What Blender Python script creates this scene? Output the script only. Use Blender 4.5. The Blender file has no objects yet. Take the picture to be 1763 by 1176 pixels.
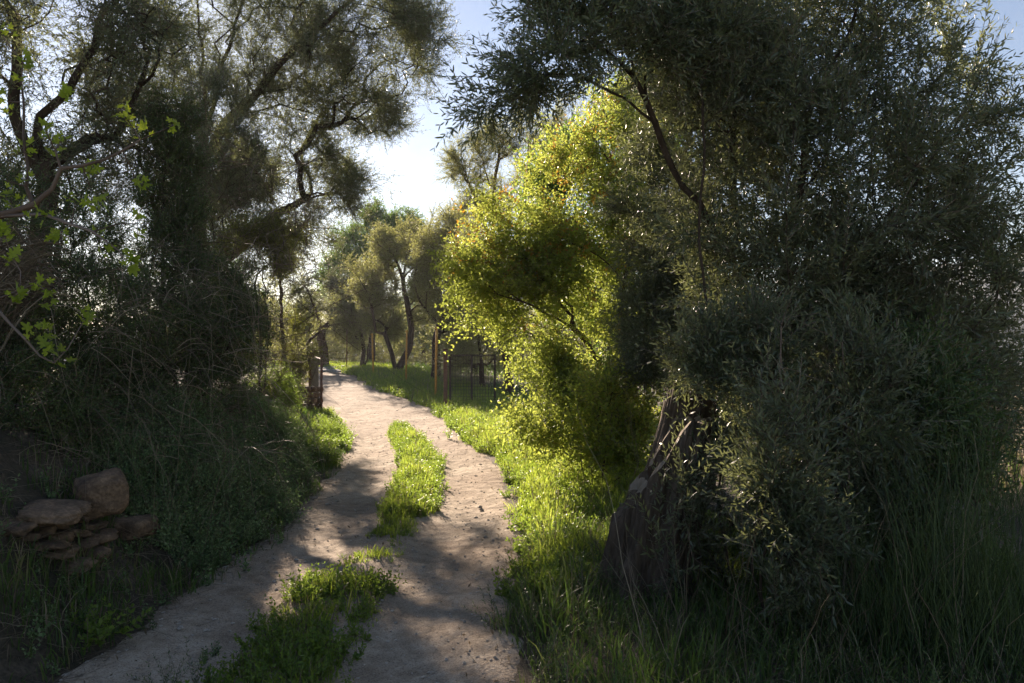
import bpy, math
import numpy as np
from mathutils import Vector
R = math.radians
sc = bpy.context.scene
C = sc.collection

# ------------------------------------------------------------------ camera
F = 28 / 36 * 1763.0                       # focal length in photo pixels
EYE = 1.85
cam = bpy.data.objects.new('camera', bpy.data.cameras.new('camera'))
C.objects.link(cam); sc.camera = cam
cam.location = (0, 0, EYE); cam.rotation_euler = (R(90), 0, 0)
cam.data.lens = 28; cam.data.sensor_width = 36
cam.data.clip_start = 0.05; cam.data.clip_end = 12000

# ------------------------------------------------------------------ sky, sun, exposure
SUN_AZ, SUN_EL = R(-20.3), R(20.5)         # clockwise from +Y, above the horizon
SUN = np.array([math.sin(SUN_AZ) * math.cos(SUN_EL), math.cos(SUN_AZ) * math.cos(SUN_EL), math.sin(SUN_EL)])
w = bpy.data.worlds.new('World'); sc.world = w; w.use_nodes = True
nt = w.node_tree
sky = nt.nodes.new('ShaderNodeTexSky'); sky.sky_type = 'NISHITA'; sky.sun_disc = False
sky.sun_elevation = SUN_EL; sky.sun_rotation = SUN_AZ
sky.air_density = 1.0; sky.dust_density = .12; sky.ozone_density = 2.2; sky.altitude = 200
bg = nt.nodes['Background']; bg.inputs['Strength'].default_value = 0.046
nt.links.new(sky.outputs[0], bg.inputs['Color'])
sl = bpy.data.lights.new('sun', 'SUN'); sl.energy = 5.0; sl.angle = R(0.53); sl.color = (1.0, 0.89, 0.74)
so = bpy.data.objects.new('sun', sl); C.objects.link(so)
so.rotation_euler = Vector((-SUN).tolist()).to_track_quat('-Z', 'Y').to_euler()
vs = sc.view_settings
sc.display_settings.display_device = 'sRGB'
vs.view_transform = 'Standard'; vs.look = 'None'; vs.gamma = 1; vs.exposure = 1.68
vs.use_white_balance = True; vs.white_balance_temperature = 7050; vs.white_balance_tint = 17
cy = sc.cycles
cy.max_bounces = 7; cy.diffuse_bounces = 5; cy.glossy_bounces = 2; cy.transmission_bounces = 3
cy.transparent_max_bounces = 4; cy.volume_bounces = 0
cy.sample_clamp_indirect = 6

# ------------------------------------------------------------------ helpers
def P(px, py, d):
    return np.array([(px - 881.5) / F * d, d, EYE - (py - 588) / F * d])

def hsh(ix, iy, s):
    v = np.sin(ix * 127.1 + iy * 311.7 + s * 74.7) * 43758.5453
    return v - np.floor(v)

def vn(x, y, s=0):
    x = np.asarray(x, float); y = np.asarray(y, float)
    ix, iy = np.floor(x), np.floor(y); fx, fy = x - ix, y - iy
    fx = fx * fx * (3 - 2 * fx); fy = fy * fy * (3 - 2 * fy)
    a, b, c, d = hsh(ix, iy, s), hsh(ix + 1, iy, s), hsh(ix, iy + 1, s), hsh(ix + 1, iy + 1, s)
    return (a * (1 - fx) + b * fx) * (1 - fy) + (c * (1 - fx) + d * fx) * fy

def fbm(x, y, s=0, o=4):
    t, a, f, n = 0, 1.0, 1.0, 0
    for k in range(o):
        t = t + a * vn(x * f, y * f, s + k * 13); n += a; a *= .5; f *= 2.03
    return t / n - .5

def ss(t):
    t = np.clip(t, 0, 1); return t * t * (3 - 2 * t)

TY = [-6, 4.5, 8, 10.5, 13, 16, 20, 22, 27, 33, 40, 60]
TX = [-2.7, -2.5, -2.3, -2.55, -2.95, -3.6, -4.8, -5.7, -8.4, -14, -20, -40]
RY = [-6, 4.3, 8, 9.7, 12, 14, 16.2, 18.5, 21.5, 23.5, 27, 35, 42, 60]
RX = [0.1, 0.03, 0.08, .05, -.22, -.62, -1.05, -1.5, -2.05, -2.8, -4.5, -7.4, -12, -26]
BY = [-6, 6, 13, 17, 20.5, 24, 28]
BH = [1.3, 1.2, 1.05, .75, .42, .12, 0]
toe = lambda y: np.interp(y, TY, TX)
red = lambda y: np.interp(y, RY, RX)
bnk = lambda y: np.interp(y, BY, BH)

def H(x, y):
    x = np.asarray(x, float); y = np.asarray(y, float)
    z = .52 * ss((y - 20) / 15)
    z = z - 1.6 * ss((y - 44) / 30) - 40 * ss((y - 80) / 300)
    n = fbm(x * .9, y * .9, 3)
    t = toe(y) - x
    z = z + bnk(y) * ss((t + n * .5) / 1.35) + np.clip(t - 1.3, 0, 30) * .05 * (bnk(y) > 0)
    r = x - red(y)
    z = z + .07 * ss(r / .5) * (1 - ss((r - 3) / 3)) - 1.2 * ss((x - 4.5) / 12) - 60 * ss((x - 30) / 300)
    off = np.maximum(ss((t) / .6), ss(r / .4))
    z = z + n * .14 * off
    return z

def Hz(x, y): return float(H(x, y))

def track_z(x, y):
    t = x - toe(y); r = red(y) - x; wd = red(y) - toe(y)
    u = t / wd
    rut = -.035 * (np.exp(-((u - .26) / .13) ** 2) + np.exp(-((u - .74) / .14) ** 2)) + .025 * np.exp(-((u - .5) / .09) ** 2)
    near = (1 - ss((y - 22) / 6))
    z = H(x * 0 + (toe(y) + red(y)) / 2, y) + rut * near + .045 * fbm(x * 1.3, y * .8, 5) + .03 * fbm(x * 5, y * 5, 8) + .012 * fbm(x * 17, y * 17, 9)
    edge = np.minimum(t, r)
    return z + .008 - .16 * (1 - ss((edge + .28 + .35 * fbm(x * 2.3, y * 2.3, 11)) / .34))

def G(px, py):
    """the ground point seen at a photo pixel"""
    k = np.array([(px - 881.5) / F, 1, -(py - 588) / F])
    d = 2.0
    while d < 200:
        p = k * d
        if EYE + p[2] < Hz(p[0], p[1]): break
        d += .05
    return np.array([p[0], p[1]])

def mat(name):
    m = bpy.data.materials.new(name); m.use_nodes = True
    return m, m.node_tree, m.node_tree.nodes['Principled BSDF']

def tag(o, label=None, cat=None, group=None, kind=None):
    if label: o['label'] = label
    if cat: o['category'] = cat
    if group: o['group'] = group
    if kind: o['kind'] = kind
    return o

def empty(name, loc, label, cat, group=None):
    o = bpy.data.objects.new(name, None); C.objects.link(o); o.location = [float(v) for v in loc]
    o.empty_display_size = .2
    return tag(o, label, cat, group)

class MB:
    def __init__(s): s.v = []; s.f = []; s.m = []; s.s = []; s.n = 0
    def add(s, v, f, mi=0, smooth=False):
        v = np.asarray(v, np.float32).reshape(-1, 3); f = np.asarray(f, np.int32).reshape(-1, 3)
        s.v.append(v); s.f.append(f + s.n); s.n += len(v)
        s.m.append(np.full(len(f), mi, np.int32) if np.isscalar(mi) else np.asarray(mi, np.int32))
        s.s.append(np.full(len(f), smooth, bool))
    def build(s, name, mats, parent=None, **kw):
        me = bpy.data.meshes.new(name)
        v = np.concatenate(s.v); f = np.concatenate(s.f)
        if parent is not None: v = v - np.array(parent.location, np.float32)
        me.vertices.add(len(v)); me.vertices.foreach_set('co', v.ravel())
        me.loops.add(f.size); me.loops.foreach_set('vertex_index', f.ravel())
        me.polygons.add(len(f)); me.polygons.foreach_set('loop_start', np.arange(0, f.size, 3, dtype=np.int32))
        me.polygons.foreach_set('material_index', np.concatenate(s.m))
        me.polygons.foreach_set('use_smooth', np.concatenate(s.s))
        for m in (mats if isinstance(mats, (list, tuple)) else [mats]): me.materials.append(m)
        me.update(); me.validate()
        o = bpy.data.objects.new(name, me); C.objects.link(o)
        if parent is not None: o.parent = parent
        return tag(o, **kw)

def qt(q):
    q = np.asarray(q); return np.concatenate([q[:, [0, 1, 2]], q[:, [0, 2, 3]]])

def tube(mb, pts, rad, sides=6, mi=0, smooth=True, cap=False):
    pts = np.asarray(pts, float); n = len(pts)
    if n < 2: return
    rad = np.broadcast_to(np.asarray(rad, float), (n,))
    t = np.gradient(pts, axis=0); t /= np.linalg.norm(t, axis=1, keepdims=True) + 1e-9
    ref = np.eye(3)[np.argmin(np.abs(t.mean(0)))]
    u = np.cross(t, ref); u /= np.linalg.norm(u, axis=1, keepdims=True) + 1e-9
    v = np.cross(t, u)
    a = np.arange(sides) / sides * 2 * math.pi
    ring = pts[:, None] + rad[:, None, None] * (np.cos(a)[None, :, None] * u[:, None] + np.sin(a)[None, :, None] * v[:, None])
    i = np.arange(n - 1)[:, None] * sides; j = np.arange(sides)[None]; k = (j + 1) % sides
    q = np.stack([i + j, i + k, i + sides + k, i + sides + j], -1).reshape(-1, 4)
    fs = qt(q); vv = ring.reshape(-1, 3)
    if cap:
        vv = np.concatenate([vv, pts[[0, -1]]]); c0, c1 = n * sides, n * sides + 1
        J = np.arange(sides); K = (J + 1) % sides
        fs = np.concatenate([fs, np.stack([np.full(sides, c0), K, J], 1), np.stack([np.full(sides, c1), (n - 1) * sides + J, (n - 1) * sides + K], 1)])
    mb.add(vv, fs, mi, smooth)

def box(mb, c, s, rot=0, mi=0):
    c = np.array(c, float); s = np.array(s, float) / 2
    v = np.array([[x, y, z] for x in (-1, 1) for y in (-1, 1) for z in (-1, 1)], float) * s
    cr, sr = math.cos(rot), math.sin(rot)
    v = np.stack([v[:, 0] * cr - v[:, 1] * sr, v[:, 0] * sr + v[:, 1] * cr, v[:, 2]], 1) + c
    q = [[0, 1, 3, 2], [4, 6, 7, 5], [0, 4, 5, 1], [2, 3, 7, 6], [0, 2, 6, 4], [1, 5, 7, 3]]
    mb.add(v, qt(q), mi)

def catmull(pts, step):
    p = np.asarray(pts, float)
    if len(p) < 2: return p
    e = np.concatenate([[2 * p[0] - p[1]], p, [2 * p[-1] - p[-2]]])
    out = []
    for i in range(1, len(e) - 2):
        k = max(1, int(np.linalg.norm(e[i + 1] - e[i]) / step))
        for t in np.arange(k) / k:
            out.append(.5 * (2 * e[i] + (e[i + 1] - e[i - 1]) * t + (2 * e[i - 1] - 5 * e[i] + 4 * e[i + 1] - e[i + 2]) * t * t + (3 * e[i] - e[i - 1] - 3 * e[i + 1] + e[i + 2]) * t ** 3))
    out.append(p[-1]); return np.array(out)

def unit(rng, n):
    v = rng.normal(size=(n, 3)); return v / np.linalg.norm(v, axis=1, keepdims=True)

# ------------------------------------------------------------------ materials
def noise(t, scale, detail=4, vec=None, rough=.55):
    n = t.nodes.new('ShaderNodeTexNoise'); n.inputs['Scale'].default_value = scale
    n.inputs['Detail'].default_value = detail; n.inputs['Roughness'].default_value = rough
    if vec is None:
        g = t.nodes.new('ShaderNodeNewGeometry'); vec = g.outputs['Position']
    t.links.new(vec, n.inputs['Vector']); return n

def ramp(t, fac, stops):
    r = t.nodes.new('ShaderNodeValToRGB')
    while len(r.color_ramp.elements) < len(stops): r.color_ramp.elements.new(.5)
    for e, (p, c) in zip(r.color_ramp.elements, stops):
        e.position = p; e.color = (*c, 1) if len(c) == 3 else c
    t.links.new(fac, r.inputs[0]); return r

def mix(t, fac, a, b, mode='MIX'):
    m = t.nodes.new('ShaderNodeMix'); m.data_type = 'RGBA'; m.blend_type = mode
    for inp, v in ((0, fac), (6, a), (7, b)):
        if hasattr(v, 'is_linked') or isinstance(v, bpy.types.NodeSocket): t.links.new(v, m.inputs[inp])
        elif inp == 0: m.inputs[0].default_value = v
        else: m.inputs[inp].default_value = (*v, 1)
    return m.outputs[2]

def leaf_mat(name, stops, under=None, trans=(.3, .4, .05), tf=.4, rough=.5, clump=1.3, spec=.4):
    m, t, b = mat(name)
    g = t.nodes.new('ShaderNodeNewGeometry')
    n = noise(t, clump, 2)
    a = t.nodes.new('ShaderNodeMath'); a.operation = 'MULTIPLY_ADD'
    t.links.new(n.outputs[0], a.inputs[0]); a.inputs[1].default_value = 1.6; a.inputs[2].default_value = -.8
    s = t.nodes.new('ShaderNodeMath'); s.operation = 'ADD'
    t.links.new(g.outputs['Random Per Island'], s.inputs[0]); t.links.new(a.outputs[0], s.inputs[1])
    col = ramp(t, s.outputs[0], stops).outputs[0]
    base = col
    if under: base = mix(t, g.outputs['Backfacing'], col, under)
    t.links.new(base, b.inputs['Base Color']); b.inputs['Roughness'].default_value = rough
    b.inputs['Specular IOR Level'].default_value = spec
    tr = t.nodes.new('ShaderNodeBsdfTranslucent')
    tc = mix(t, .6, col, trans)
    t.links.new(tc, tr.inputs[0])
    mx = t.nodes.new('ShaderNodeMixShader'); mx.inputs[0].default_value = tf
    t.links.new(b.outputs[0], mx.inputs[1]); t.links.new(tr.outputs[0], mx.inputs[2])
    t.links.new(mx.outputs[0], t.nodes['Material Output'].inputs[0])
    return m

def bark_mat(name, c0, c1, scale=9, bump=.6, rough=.9):
    m, t, b = mat(name)
    g = t.nodes.new('ShaderNodeNewGeometry'); mp = t.nodes.new('ShaderNodeMapping'); mp.inputs['Scale'].default_value = (1, 1, .22)
    t.links.new(g.outputs['Position'], mp.inputs['Vector'])
    n = noise(t, scale * 2.2, 8, mp.outputs[0], .65); n2 = noise(t, 1.7, 3)
    r = ramp(t, n.outputs[0], [(.32, c0), (.62, c1), (.75, tuple(min(1, v * 1.5) for v in c1))])
    col = mix(t, n2.outputs[0], r.outputs[0], tuple(v * .9 for v in c0))
    t.links.new(col, b.inputs['Base Color']); b.inputs['Roughness'].default_value = rough
    b.inputs['Specular IOR Level'].default_value = .2
    bp = t.nodes.new('ShaderNodeBump'); bp.inputs['Strength'].default_value = bump; bp.inputs['Distance'].default_value = .03
    t.links.new(n.outputs[0], bp.inputs['Height']); t.links.new(bp.outputs[0], b.inputs['Normal'])
    return m

M = {}
M['olive'] = leaf_mat('olive_leaf', [(.0, (.036, .056, .026)), (.5, (.07, .094, .047)), (1, (.15, .165, .085))], (.17, .19, .13), (.36, .4, .14), .38, .36, 1.5, .6)
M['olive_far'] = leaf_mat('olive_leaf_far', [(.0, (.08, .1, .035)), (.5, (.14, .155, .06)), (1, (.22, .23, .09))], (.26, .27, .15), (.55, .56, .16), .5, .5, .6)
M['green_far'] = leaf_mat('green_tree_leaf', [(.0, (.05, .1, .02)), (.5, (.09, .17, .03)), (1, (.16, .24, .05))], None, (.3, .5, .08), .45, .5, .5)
M['yellow'] = leaf_mat('yellow_green_leaf', [(.0, (.058, .108, .016)), (.45, (.125, .185, .024)), (.85, (.24, .275, .035)), (1, (.34, .24, .04))], None, (.68, .78, .15), .6, .4, .9)
M['orange'] = leaf_mat('young_orange_leaf', [(.0, (.14, .13, .02)), (.5, (.3, .2, .03)), (1, (.4, .14, .04))], None, (.75, .4, .05), .5, .4, 1.3)
M['fig'] = leaf_mat('fig_leaf', [(.0, (.08, .14, .02)), (.5, (.14, .22, .025)), (1, (.25, .33, .04))], None, (.62, .7, .06), .55, .5, 2)
M['dark'] = leaf_mat('dark_shrub_leaf', [(.0, (.035, .07, .024)), (.5, (.075, .125, .042)), (1, (.16, .2, .06))], None, (.12, .2, .03), .3, .45, 1.6)
M['hedge_y'] = leaf_mat('thicket_leaf', [(.0, (.05, .07, .02)), (.5, (.11, .14, .035)), (1, (.24, .24, .04))], None, (.45, .48, .08), .45, .5, 2)
M['herb'] = leaf_mat('herb_leaf', [(.0, (.08, .14, .05)), (.5, (.14, .22, .08)), (1, (.24, .32, .14))], None, (.2, .32, .08), .3, .6, 2.2)
M['weed'] = leaf_mat('weed_leaf', [(.0, (.05, .1, .02)), (.5, (.09, .155, .03)), (1, (.17, .23, .045))], None, (.45, .64, .08), .5, .45, 2.2)
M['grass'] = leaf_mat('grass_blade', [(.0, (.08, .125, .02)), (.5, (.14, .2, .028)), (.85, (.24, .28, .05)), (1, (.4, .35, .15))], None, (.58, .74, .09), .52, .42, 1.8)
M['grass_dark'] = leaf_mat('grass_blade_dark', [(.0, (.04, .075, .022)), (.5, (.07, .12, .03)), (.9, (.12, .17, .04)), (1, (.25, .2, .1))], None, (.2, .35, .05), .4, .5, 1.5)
M['straw'] = leaf_mat('dry_stalk', [(.0, (.1, .07, .045)), (.5, (.19, .14, .09)), (1, (.34, .27, .18))], None, (.4, .3, .18), .2, .6, 2)
M['twig'] = leaf_mat('bare_twig', [(.0, (.06, .038, .026)), (.5, (.13, .085, .06)), (1, (.26, .19, .15))], None, (.1, .07, .05), .02, .75, 2)
M['rush'] = leaf_mat('broom_stem', [(.0, (.03, .055, .018)), (.5, (.055, .09, .025)), (1, (.09, .13, .035))], None, (.12, .2, .04), .1, .5, 2)
M['bark'] = bark_mat('olive_bark', (.04, .027, .018), (.14, .1, .072))
M['bark_far'] = bark_mat('far_bark', (.05, .032, .022), (.15, .10, .07), 5)
M['stump'] = bark_mat('stump_bark', (.05, .034, .024), (.27, .2, .145), 8, 1.0)
M['cut'] = bark_mat('weathered_cut_wood', (.22, .17, .12), (.42, .34, .26), 14, .5)

def stone_mat(name, c0, c1, sc_=6):
    m, t, b = mat(name)
    n = noise(t, sc_, 8, None, .6); n2 = noise(t, sc_ * 7, 5)
    r = ramp(t, n.outputs[0], [(.3, c0), (.5, c1), (.66, tuple(v * 1.7 for v in c1))])
    l = ramp(t, n2.outputs[0], [(.45, (.55, .55, .55)), (.6, (1, 1, 1))])
    t.links.new(mix(t, .8, r.outputs[0], l.outputs[0], 'MULTIPLY'), b.inputs['Base Color'])
    b.inputs['Roughness'].default_value = .9
    bp = t.nodes.new('ShaderNodeBump'); bp.inputs['Strength'].default_value = .8; bp.inputs['Distance'].default_value = .02
    t.links.new(n2.outputs[0], bp.inputs['Height']); t.links.new(bp.outputs[0], b.inputs['Normal'])
    return m
M['stone'] = stone_mat('ochre_stone', (.075, .045, .028), (.2, .125, .075))
M['pebble'] = stone_mat('pebble_stone', (.38, .31, .25), (.6, .52, .44), 30)
M['greystone'] = stone_mat('grey_stone', (.28, .27, .25), (.45, .42, .38), 4)

def dirt_mat():
    m, t, b = mat('packed_dirt')
    big = noise(t, .8, 5); mid = noise(t, 7, 8, None, .65); fine = noise(t, 90, 6, None, .7)
    c1 = ramp(t, mid.outputs[0], [(.3, (.31, .245, .18)), (.5, (.46, .375, .285)), (.7, (.58, .485, .38))])
    c2 = ramp(t, big.outputs[0], [(.35, (.68, .62, .58)), (.6, (1, 1, 1))])
    c = mix(t, .8, c1.outputs[0], c2.outputs[0], 'MULTIPLY')
    c3 = ramp(t, fine.outputs[0], [(.4, (.35, .31, .28)), (.5, (.95, .95, .95)), (.68, (1.0, 1.0, 1.0))])
    c = mix(t, .75, c, c3.outputs[0], 'MULTIPLY')
    t.links.new(c, b.inputs['Base Color']); b.inputs['Roughness'].default_value = .95
    b.inputs['Specular IOR Level'].default_value = .15
    vo = t.nodes.new('ShaderNodeTexVoronoi'); vo.inputs['Scale'].default_value = 45
    g = t.nodes.new('ShaderNodeNewGeometry'); t.links.new(g.outputs['Position'], vo.inputs['Vector'])
    b1 = t.nodes.new('ShaderNodeBump'); b1.inputs['Strength'].default_value = .6; b1.inputs['Distance'].default_value = .03
    t.links.new(mid.outputs[0], b1.inputs['Height'])
    b2 = t.nodes.new('ShaderNodeBump'); b2.inputs['Strength'].default_value = .5; b2.inputs['Distance'].default_value = .008; b2.invert = True
    t.links.new(vo.outputs['Distance'], b2.inputs['Height']); t.links.new(b1.outputs[0], b2.inputs['Normal'])
    b3 = t.nodes.new('ShaderNodeBump'); b3.inputs['Strength'].default_value = .6; b3.inputs['Distance'].default_value = .008
    t.links.new(fine.outputs[0], b3.inputs['Height']); t.links.new(b2.outputs[0], b3.inputs['Normal'])
    t.links.new(b3.outputs[0], b.inputs['Normal'])
    return m
M['dirt'] = dirt_mat()

def soil_mat():
    m, t, b = mat('soil_and_litter')
    n = noise(t, 2.5, 8, None, .65); f = noise(t, 40, 6, None, .7)
    r = ramp(t, n.outputs[0], [(.3, (.05, .045, .02)), (.5, (.10, .075, .045)), (.68, (.2, .145, .1))])
    r2 = ramp(t, f.outputs[0], [(.35, (.4, .4, .4)), (.6, (1, 1, 1))])
    # open dry grassland further right and far away
    g = t.nodes.new('ShaderNodeNewGeometry'); sx = t.nodes.new('ShaderNodeSeparateXYZ')
    t.links.new(g.outputs['Position'], sx.inputs[0])
    mr = t.nodes.new('ShaderNodeMapRange'); mr.inputs[1].default_value = 6; mr.inputs[2].default_value = 9
    t.links.new(sx.outputs[0], mr.inputs[0])
    dry = ramp(t, n.outputs[0], [(.3, (.2, .17, .07)), (.6, (.42, .34, .2))])
    c = mix(t, mr.outputs[0], r.outputs[0], dry.outputs[0])
    t.links.new(mix(t, .8, c, r2.outputs[0], 'MULTIPLY'), b.inputs['Base Color'])
    b.inputs['Roughness'].default_value = .95
    bp = t.nodes.new('ShaderNodeBump'); bp.inputs['Strength'].default_value = .9; bp.inputs['Distance'].default_value = .03
    t.links.new(f.outputs[0], bp.inputs['Height']); t.links.new(bp.outputs[0], b.inputs['Normal'])
    return m
M['soil'] = soil_mat()

def metal_mat(name, c0, c1, rough=.7):
    m, t, b = mat(name)
    n = noise(t, 18, 6)
    t.links.new(ramp(t, n.outputs[0], [(.35, c0), (.65, c1)]).outputs[0], b.inputs['Base Color'])
    b.inputs['Roughness'].default_value = rough
    bp = t.nodes.new('ShaderNodeBump'); bp.inputs['Strength'].default_value = .4; bp.inputs['Distance'].default_value = .005
    t.links.new(n.outputs[0], bp.inputs['Height']); t.links.new(bp.outputs[0], b.inputs['Normal'])
    return m
M['rust'] = metal_mat('rusty_steel', (.07, .032, .022), (.17, .078, .05))
M['rustdark'] = metal_mat('dark_rusty_wire', (.03, .02, .016), (.07, .04, .03))
M['ystake'] = metal_mat('yellow_ochre_stake', (.42, .2, .03), (.62, .34, .06))
M['plank'] = bark_mat('weathered_plank', (.16, .13, .09), (.3, .25, .18), 12, .5)

# ------------------------------------------------------------------ terrain
def grid(name, X, Y, zf, m, **kw):
    x, y = np.meshgrid(X, Y); z = zf(x, y)
    nx, ny = len(X), len(Y)
    i = np.arange(ny - 1)[:, None] * nx + np.arange(nx - 1)[None]
    q = np.stack([i, i + 1, i + nx + 1, i + nx], -1).reshape(-1, 4)
    mb = MB(); mb.add(np.stack([x, y, z], -1).reshape(-1, 3), qt(q), 0, True)
    return mb.build(name, m, **kw)

def ground_z(x, y):
    z = H(x, y)
    e = np.minimum(x - toe(y), red(y) - x)
    return np.where(e > 0, H((toe(y) + red(y)) / 2, y), z) - .06 * ss(e / .5) * (y < 60)
gx = np.concatenate([-8 - np.geomspace(.2, 680, 46)[::-1], np.arange(-8, 8, .1), 8 + np.geomspace(.2, 680, 46)])
gy = np.concatenate([-3 - np.geomspace(.3, 34, 14)[::-1], np.arange(-3, 30, .11), 30 + np.geomspace(.2, 570, 60)])
grid('ground', gx, gy, ground_z, M['soil'], kind='structure')

v_ = np.linspace(0, 1, 130); yy = np.concatenate([np.arange(2.2, 14, .035), np.arange(14, 30, .07), np.arange(30, 58, .25)])
tx = toe(yy)[:, None] - .5 + (red(yy) - toe(yy) + 1.0)[:, None] * v_[None]
ty = np.repeat(yy[:, None], 130, 1)
i = np.arange(len(yy) - 1)[:, None] * 130 + np.arange(129)[None]
mb = MB(); mb.add(np.stack([tx, ty, track_z(tx, ty)], -1).reshape(-1, 3), qt(np.stack([i, i + 1, i + 131, i + 130], -1).reshape(-1, 4)), 0, True)
mb.build('path', M['dirt'], kind='structure')

def hills():
    a = np.linspace(R(-60), R(75), 260); r = np.array([360, 400, 440, 490, 530, 580])
    prof = np.array([0, .35, .7, 1, .9, .3])
    hh = 10 + 38 * ss((a - R(5)) / R(30)) + 12 * fbm(a * 6, a * 0, 21) + 5 * fbm(a * 40, a * 0, 22)
    x = np.sin(a)[None] * r[:, None]; y = np.cos(a)[None] * r[:, None]
    z = -110 + (hh[None] + 110) * prof[:, None] + 10 * fbm(x / 40, y / 40, 25) * (prof[:, None] > 0)
    i = np.arange(5)[:, None] * 260 + np.arange(259)[None]
    mb = MB(); mb.add(np.stack([x, y, z], -1).reshape(-1, 3), qt(np.stack([i, i + 1, i + 261, i + 260], -1).reshape(-1, 4)), 0, True)
    m, t, b = mat('distant_hillside'); n = noise(t, .05, 6)
    t.links.new(ramp(t, n.outputs[0], [(.35, (.04, .055, .035)), (.65, (.085, .09, .06))]).outputs[0], b.inputs['Base Color'])
    b.inputs['Roughness'].default_value = 1
    mb.build('hills', m, kind='structure')
hills()

# ------------------------------------------------------------------ foliage templates
def leaf(L, W, bend=.15, k=6):
    """one lanceolate leaf along +Y"""
    if k == 4:
        v = np.array([[0, 0, 0], [-W / 2, L * .45, 0], [W / 2, L * .45, 0], [0, L, -bend * L]]); f = [[0, 2, 1], [1, 2, 3]]
    else:
        v = np.array([[0, 0, 0], [-W * .42, L * .28, 0], [W * .42, L * .28, 0], [-W * .42, L * .66, -bend * L * .4], [W * .42, L * .66, -bend * L * .4], [0, L, -bend * L]])
        f = [[0, 2, 1], [1, 2, 4], [1, 4, 3], [3, 4, 5]]
    return v, np.array(f)

def orient(v, d, roll):
    """turn a leaf (+Y) to direction d with a roll about it"""
    d = d / np.linalg.norm(d); ref = np.array([0, 0, 1.0]) if abs(d[2]) < .9 else np.array([1.0, 0, 0])
    x = np.cross(d, ref); x /= np.linalg.norm(x); z = np.cross(x, d)
    x, z = x * math.cos(roll) + z * math.sin(roll), -x * math.sin(roll) + z * math.cos(roll)
    return v[:, :1] * x + v[:, 1:2] * d + v[:, 2:] * z

def spray(rng, L=.3, n=9, ll=.055, lw=.012, ang=50, k=6, curve=.25, sub=0, stem=.0016, taper=.5):
    """a leafy twig along +Z; leaves in opposite pairs; returns verts, faces, material index (0 leaf, 1 stem)"""
    V, Fc, Mi, c = [], [], [], 0
    def twig(o, d, L, n):
        nonlocal c
        s = np.linspace(0, 1, 5); sd = unit(rng, 1)[0]
        pts = o + d * (L * s)[:, None] + sd * (curve * L * s ** 2)[:, None]
        w_ = np.cross(d, sd); w_ /= np.linalg.norm(w_) + 1e-9
        if stem > 0:
            a = pts - w_ * stem; b = pts + w_ * stem * .9
            vv = np.concatenate([a, b]); i = np.arange(4)
            ff = np.concatenate([np.stack([i, i + 1, i + 6], 1), np.stack([i, i + 6, i + 5], 1)])
            V.append(vv); Fc.append(ff + c); Mi.extend([1] * len(ff)); c += len(vv)
        for q in range(n):
            t = .12 + .86 * q / max(1, n - 1)
            p = np.array([np.interp(t, s, pts[:, j]) for j in range(3)])
            dd = pts[min(4, int(t * 4) + 1)] - pts[min(3, int(t * 4))]; dd /= np.linalg.norm(dd)
            ph = q * math.pi / 2 + rng.uniform(-.4, .4)
            s1 = np.cross(dd, unit(rng, 1)[0]) if q == 0 else np.cross(dd, sd); s1 /= np.linalg.norm(s1) + 1e-9
            s2 = np.cross(dd, s1); side = s1 * math.cos(ph) + s2 * math.sin(ph)
            for sg in (-1, 1):
                a_ = R(ang + rng.uniform(-18, 18)) * (1 - .35 * t)
                ld = dd * math.cos(a_) + sg * side * math.sin(a_)
                sz = (1 - taper * t * .6) * rng.uniform(.75, 1.2)
                lv, lf = leaf(ll * sz, lw * sz, rng.uniform(-.05, .3), k)
                V.append(orient(lv, ld, rng.uniform(-1.2, 1.2)) + p); Fc.append(lf + c); Mi.extend([0] * len(lf)); c += len(lv)
        return pts
    pts = twig(np.zeros(3), np.array([0, 0, 1.0]), L, n)
    for q in range(sub):
        t = .2 + .6 * (q + rng.random()) / sub; p = pts[min(4, int(t * 5))]
        d = np.array([0, 0, 1.0]) + unit(rng, 1)[0] * .9; d /= np.linalg.norm(d)
        twig(p, d, L * .55, max(3, int(n * .55)))
    return np.concatenate(V), np.concatenate(Fc), np.array(Mi)

def herb_t(rng, L=.35, n=10, ll=.03, lw=.011, stems=5, k=4):
    """several upright stems from one root"""
    V, Fc, Mi, c = [], [], [], 0
    for s_ in range(stems):
        v, f, m = spray(rng, L * rng.uniform(.6, 1.1), n, ll, lw, 60, k, .3)
        th = rng.uniform(0, 2 * math.pi); ti = rng.uniform(.05, .7)
        d = np.array([math.sin(ti) * math.cos(th), math.sin(ti) * math.sin(th), math.cos(ti)])
        x = np.cross([0, 1.0, .1], d); x /= np.linalg.norm(x); y = np.cross(d, x)
        v = v[:, :1] * x + v[:, 1:2] * y + v[:, 2:] * d
        V.append(v); Fc.append(f + c); Mi.append(m); c += len(v)
    return np.concatenate(V), np.concatenate(Fc), np.concatenate(Mi)

def fig_leaf(L):
    pts = [(0, 0), (-.16, .06), (-.40, .02), (-.46, .2), (-.26, .34), (-.5, .52), (-.42, .68), (-.18, .56), (-.14, .86), (0, 1.0),
           (.14, .86), (.18, .56), (.42, .68), (.5, .52), (.26, .34), (.46, .2), (.40, .02), (.16, .06)]
    v = np.array([[x * L * .9, y * L, -.18 * L * (y * y) + .22 * abs(x) * L] for x, y in pts] + [[0, .35 * L, -.02 * L]])
    n = len(pts); f = [[n, i, (i + 1) % n] for i in range(n)]
    return v, np.array(f)

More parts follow.
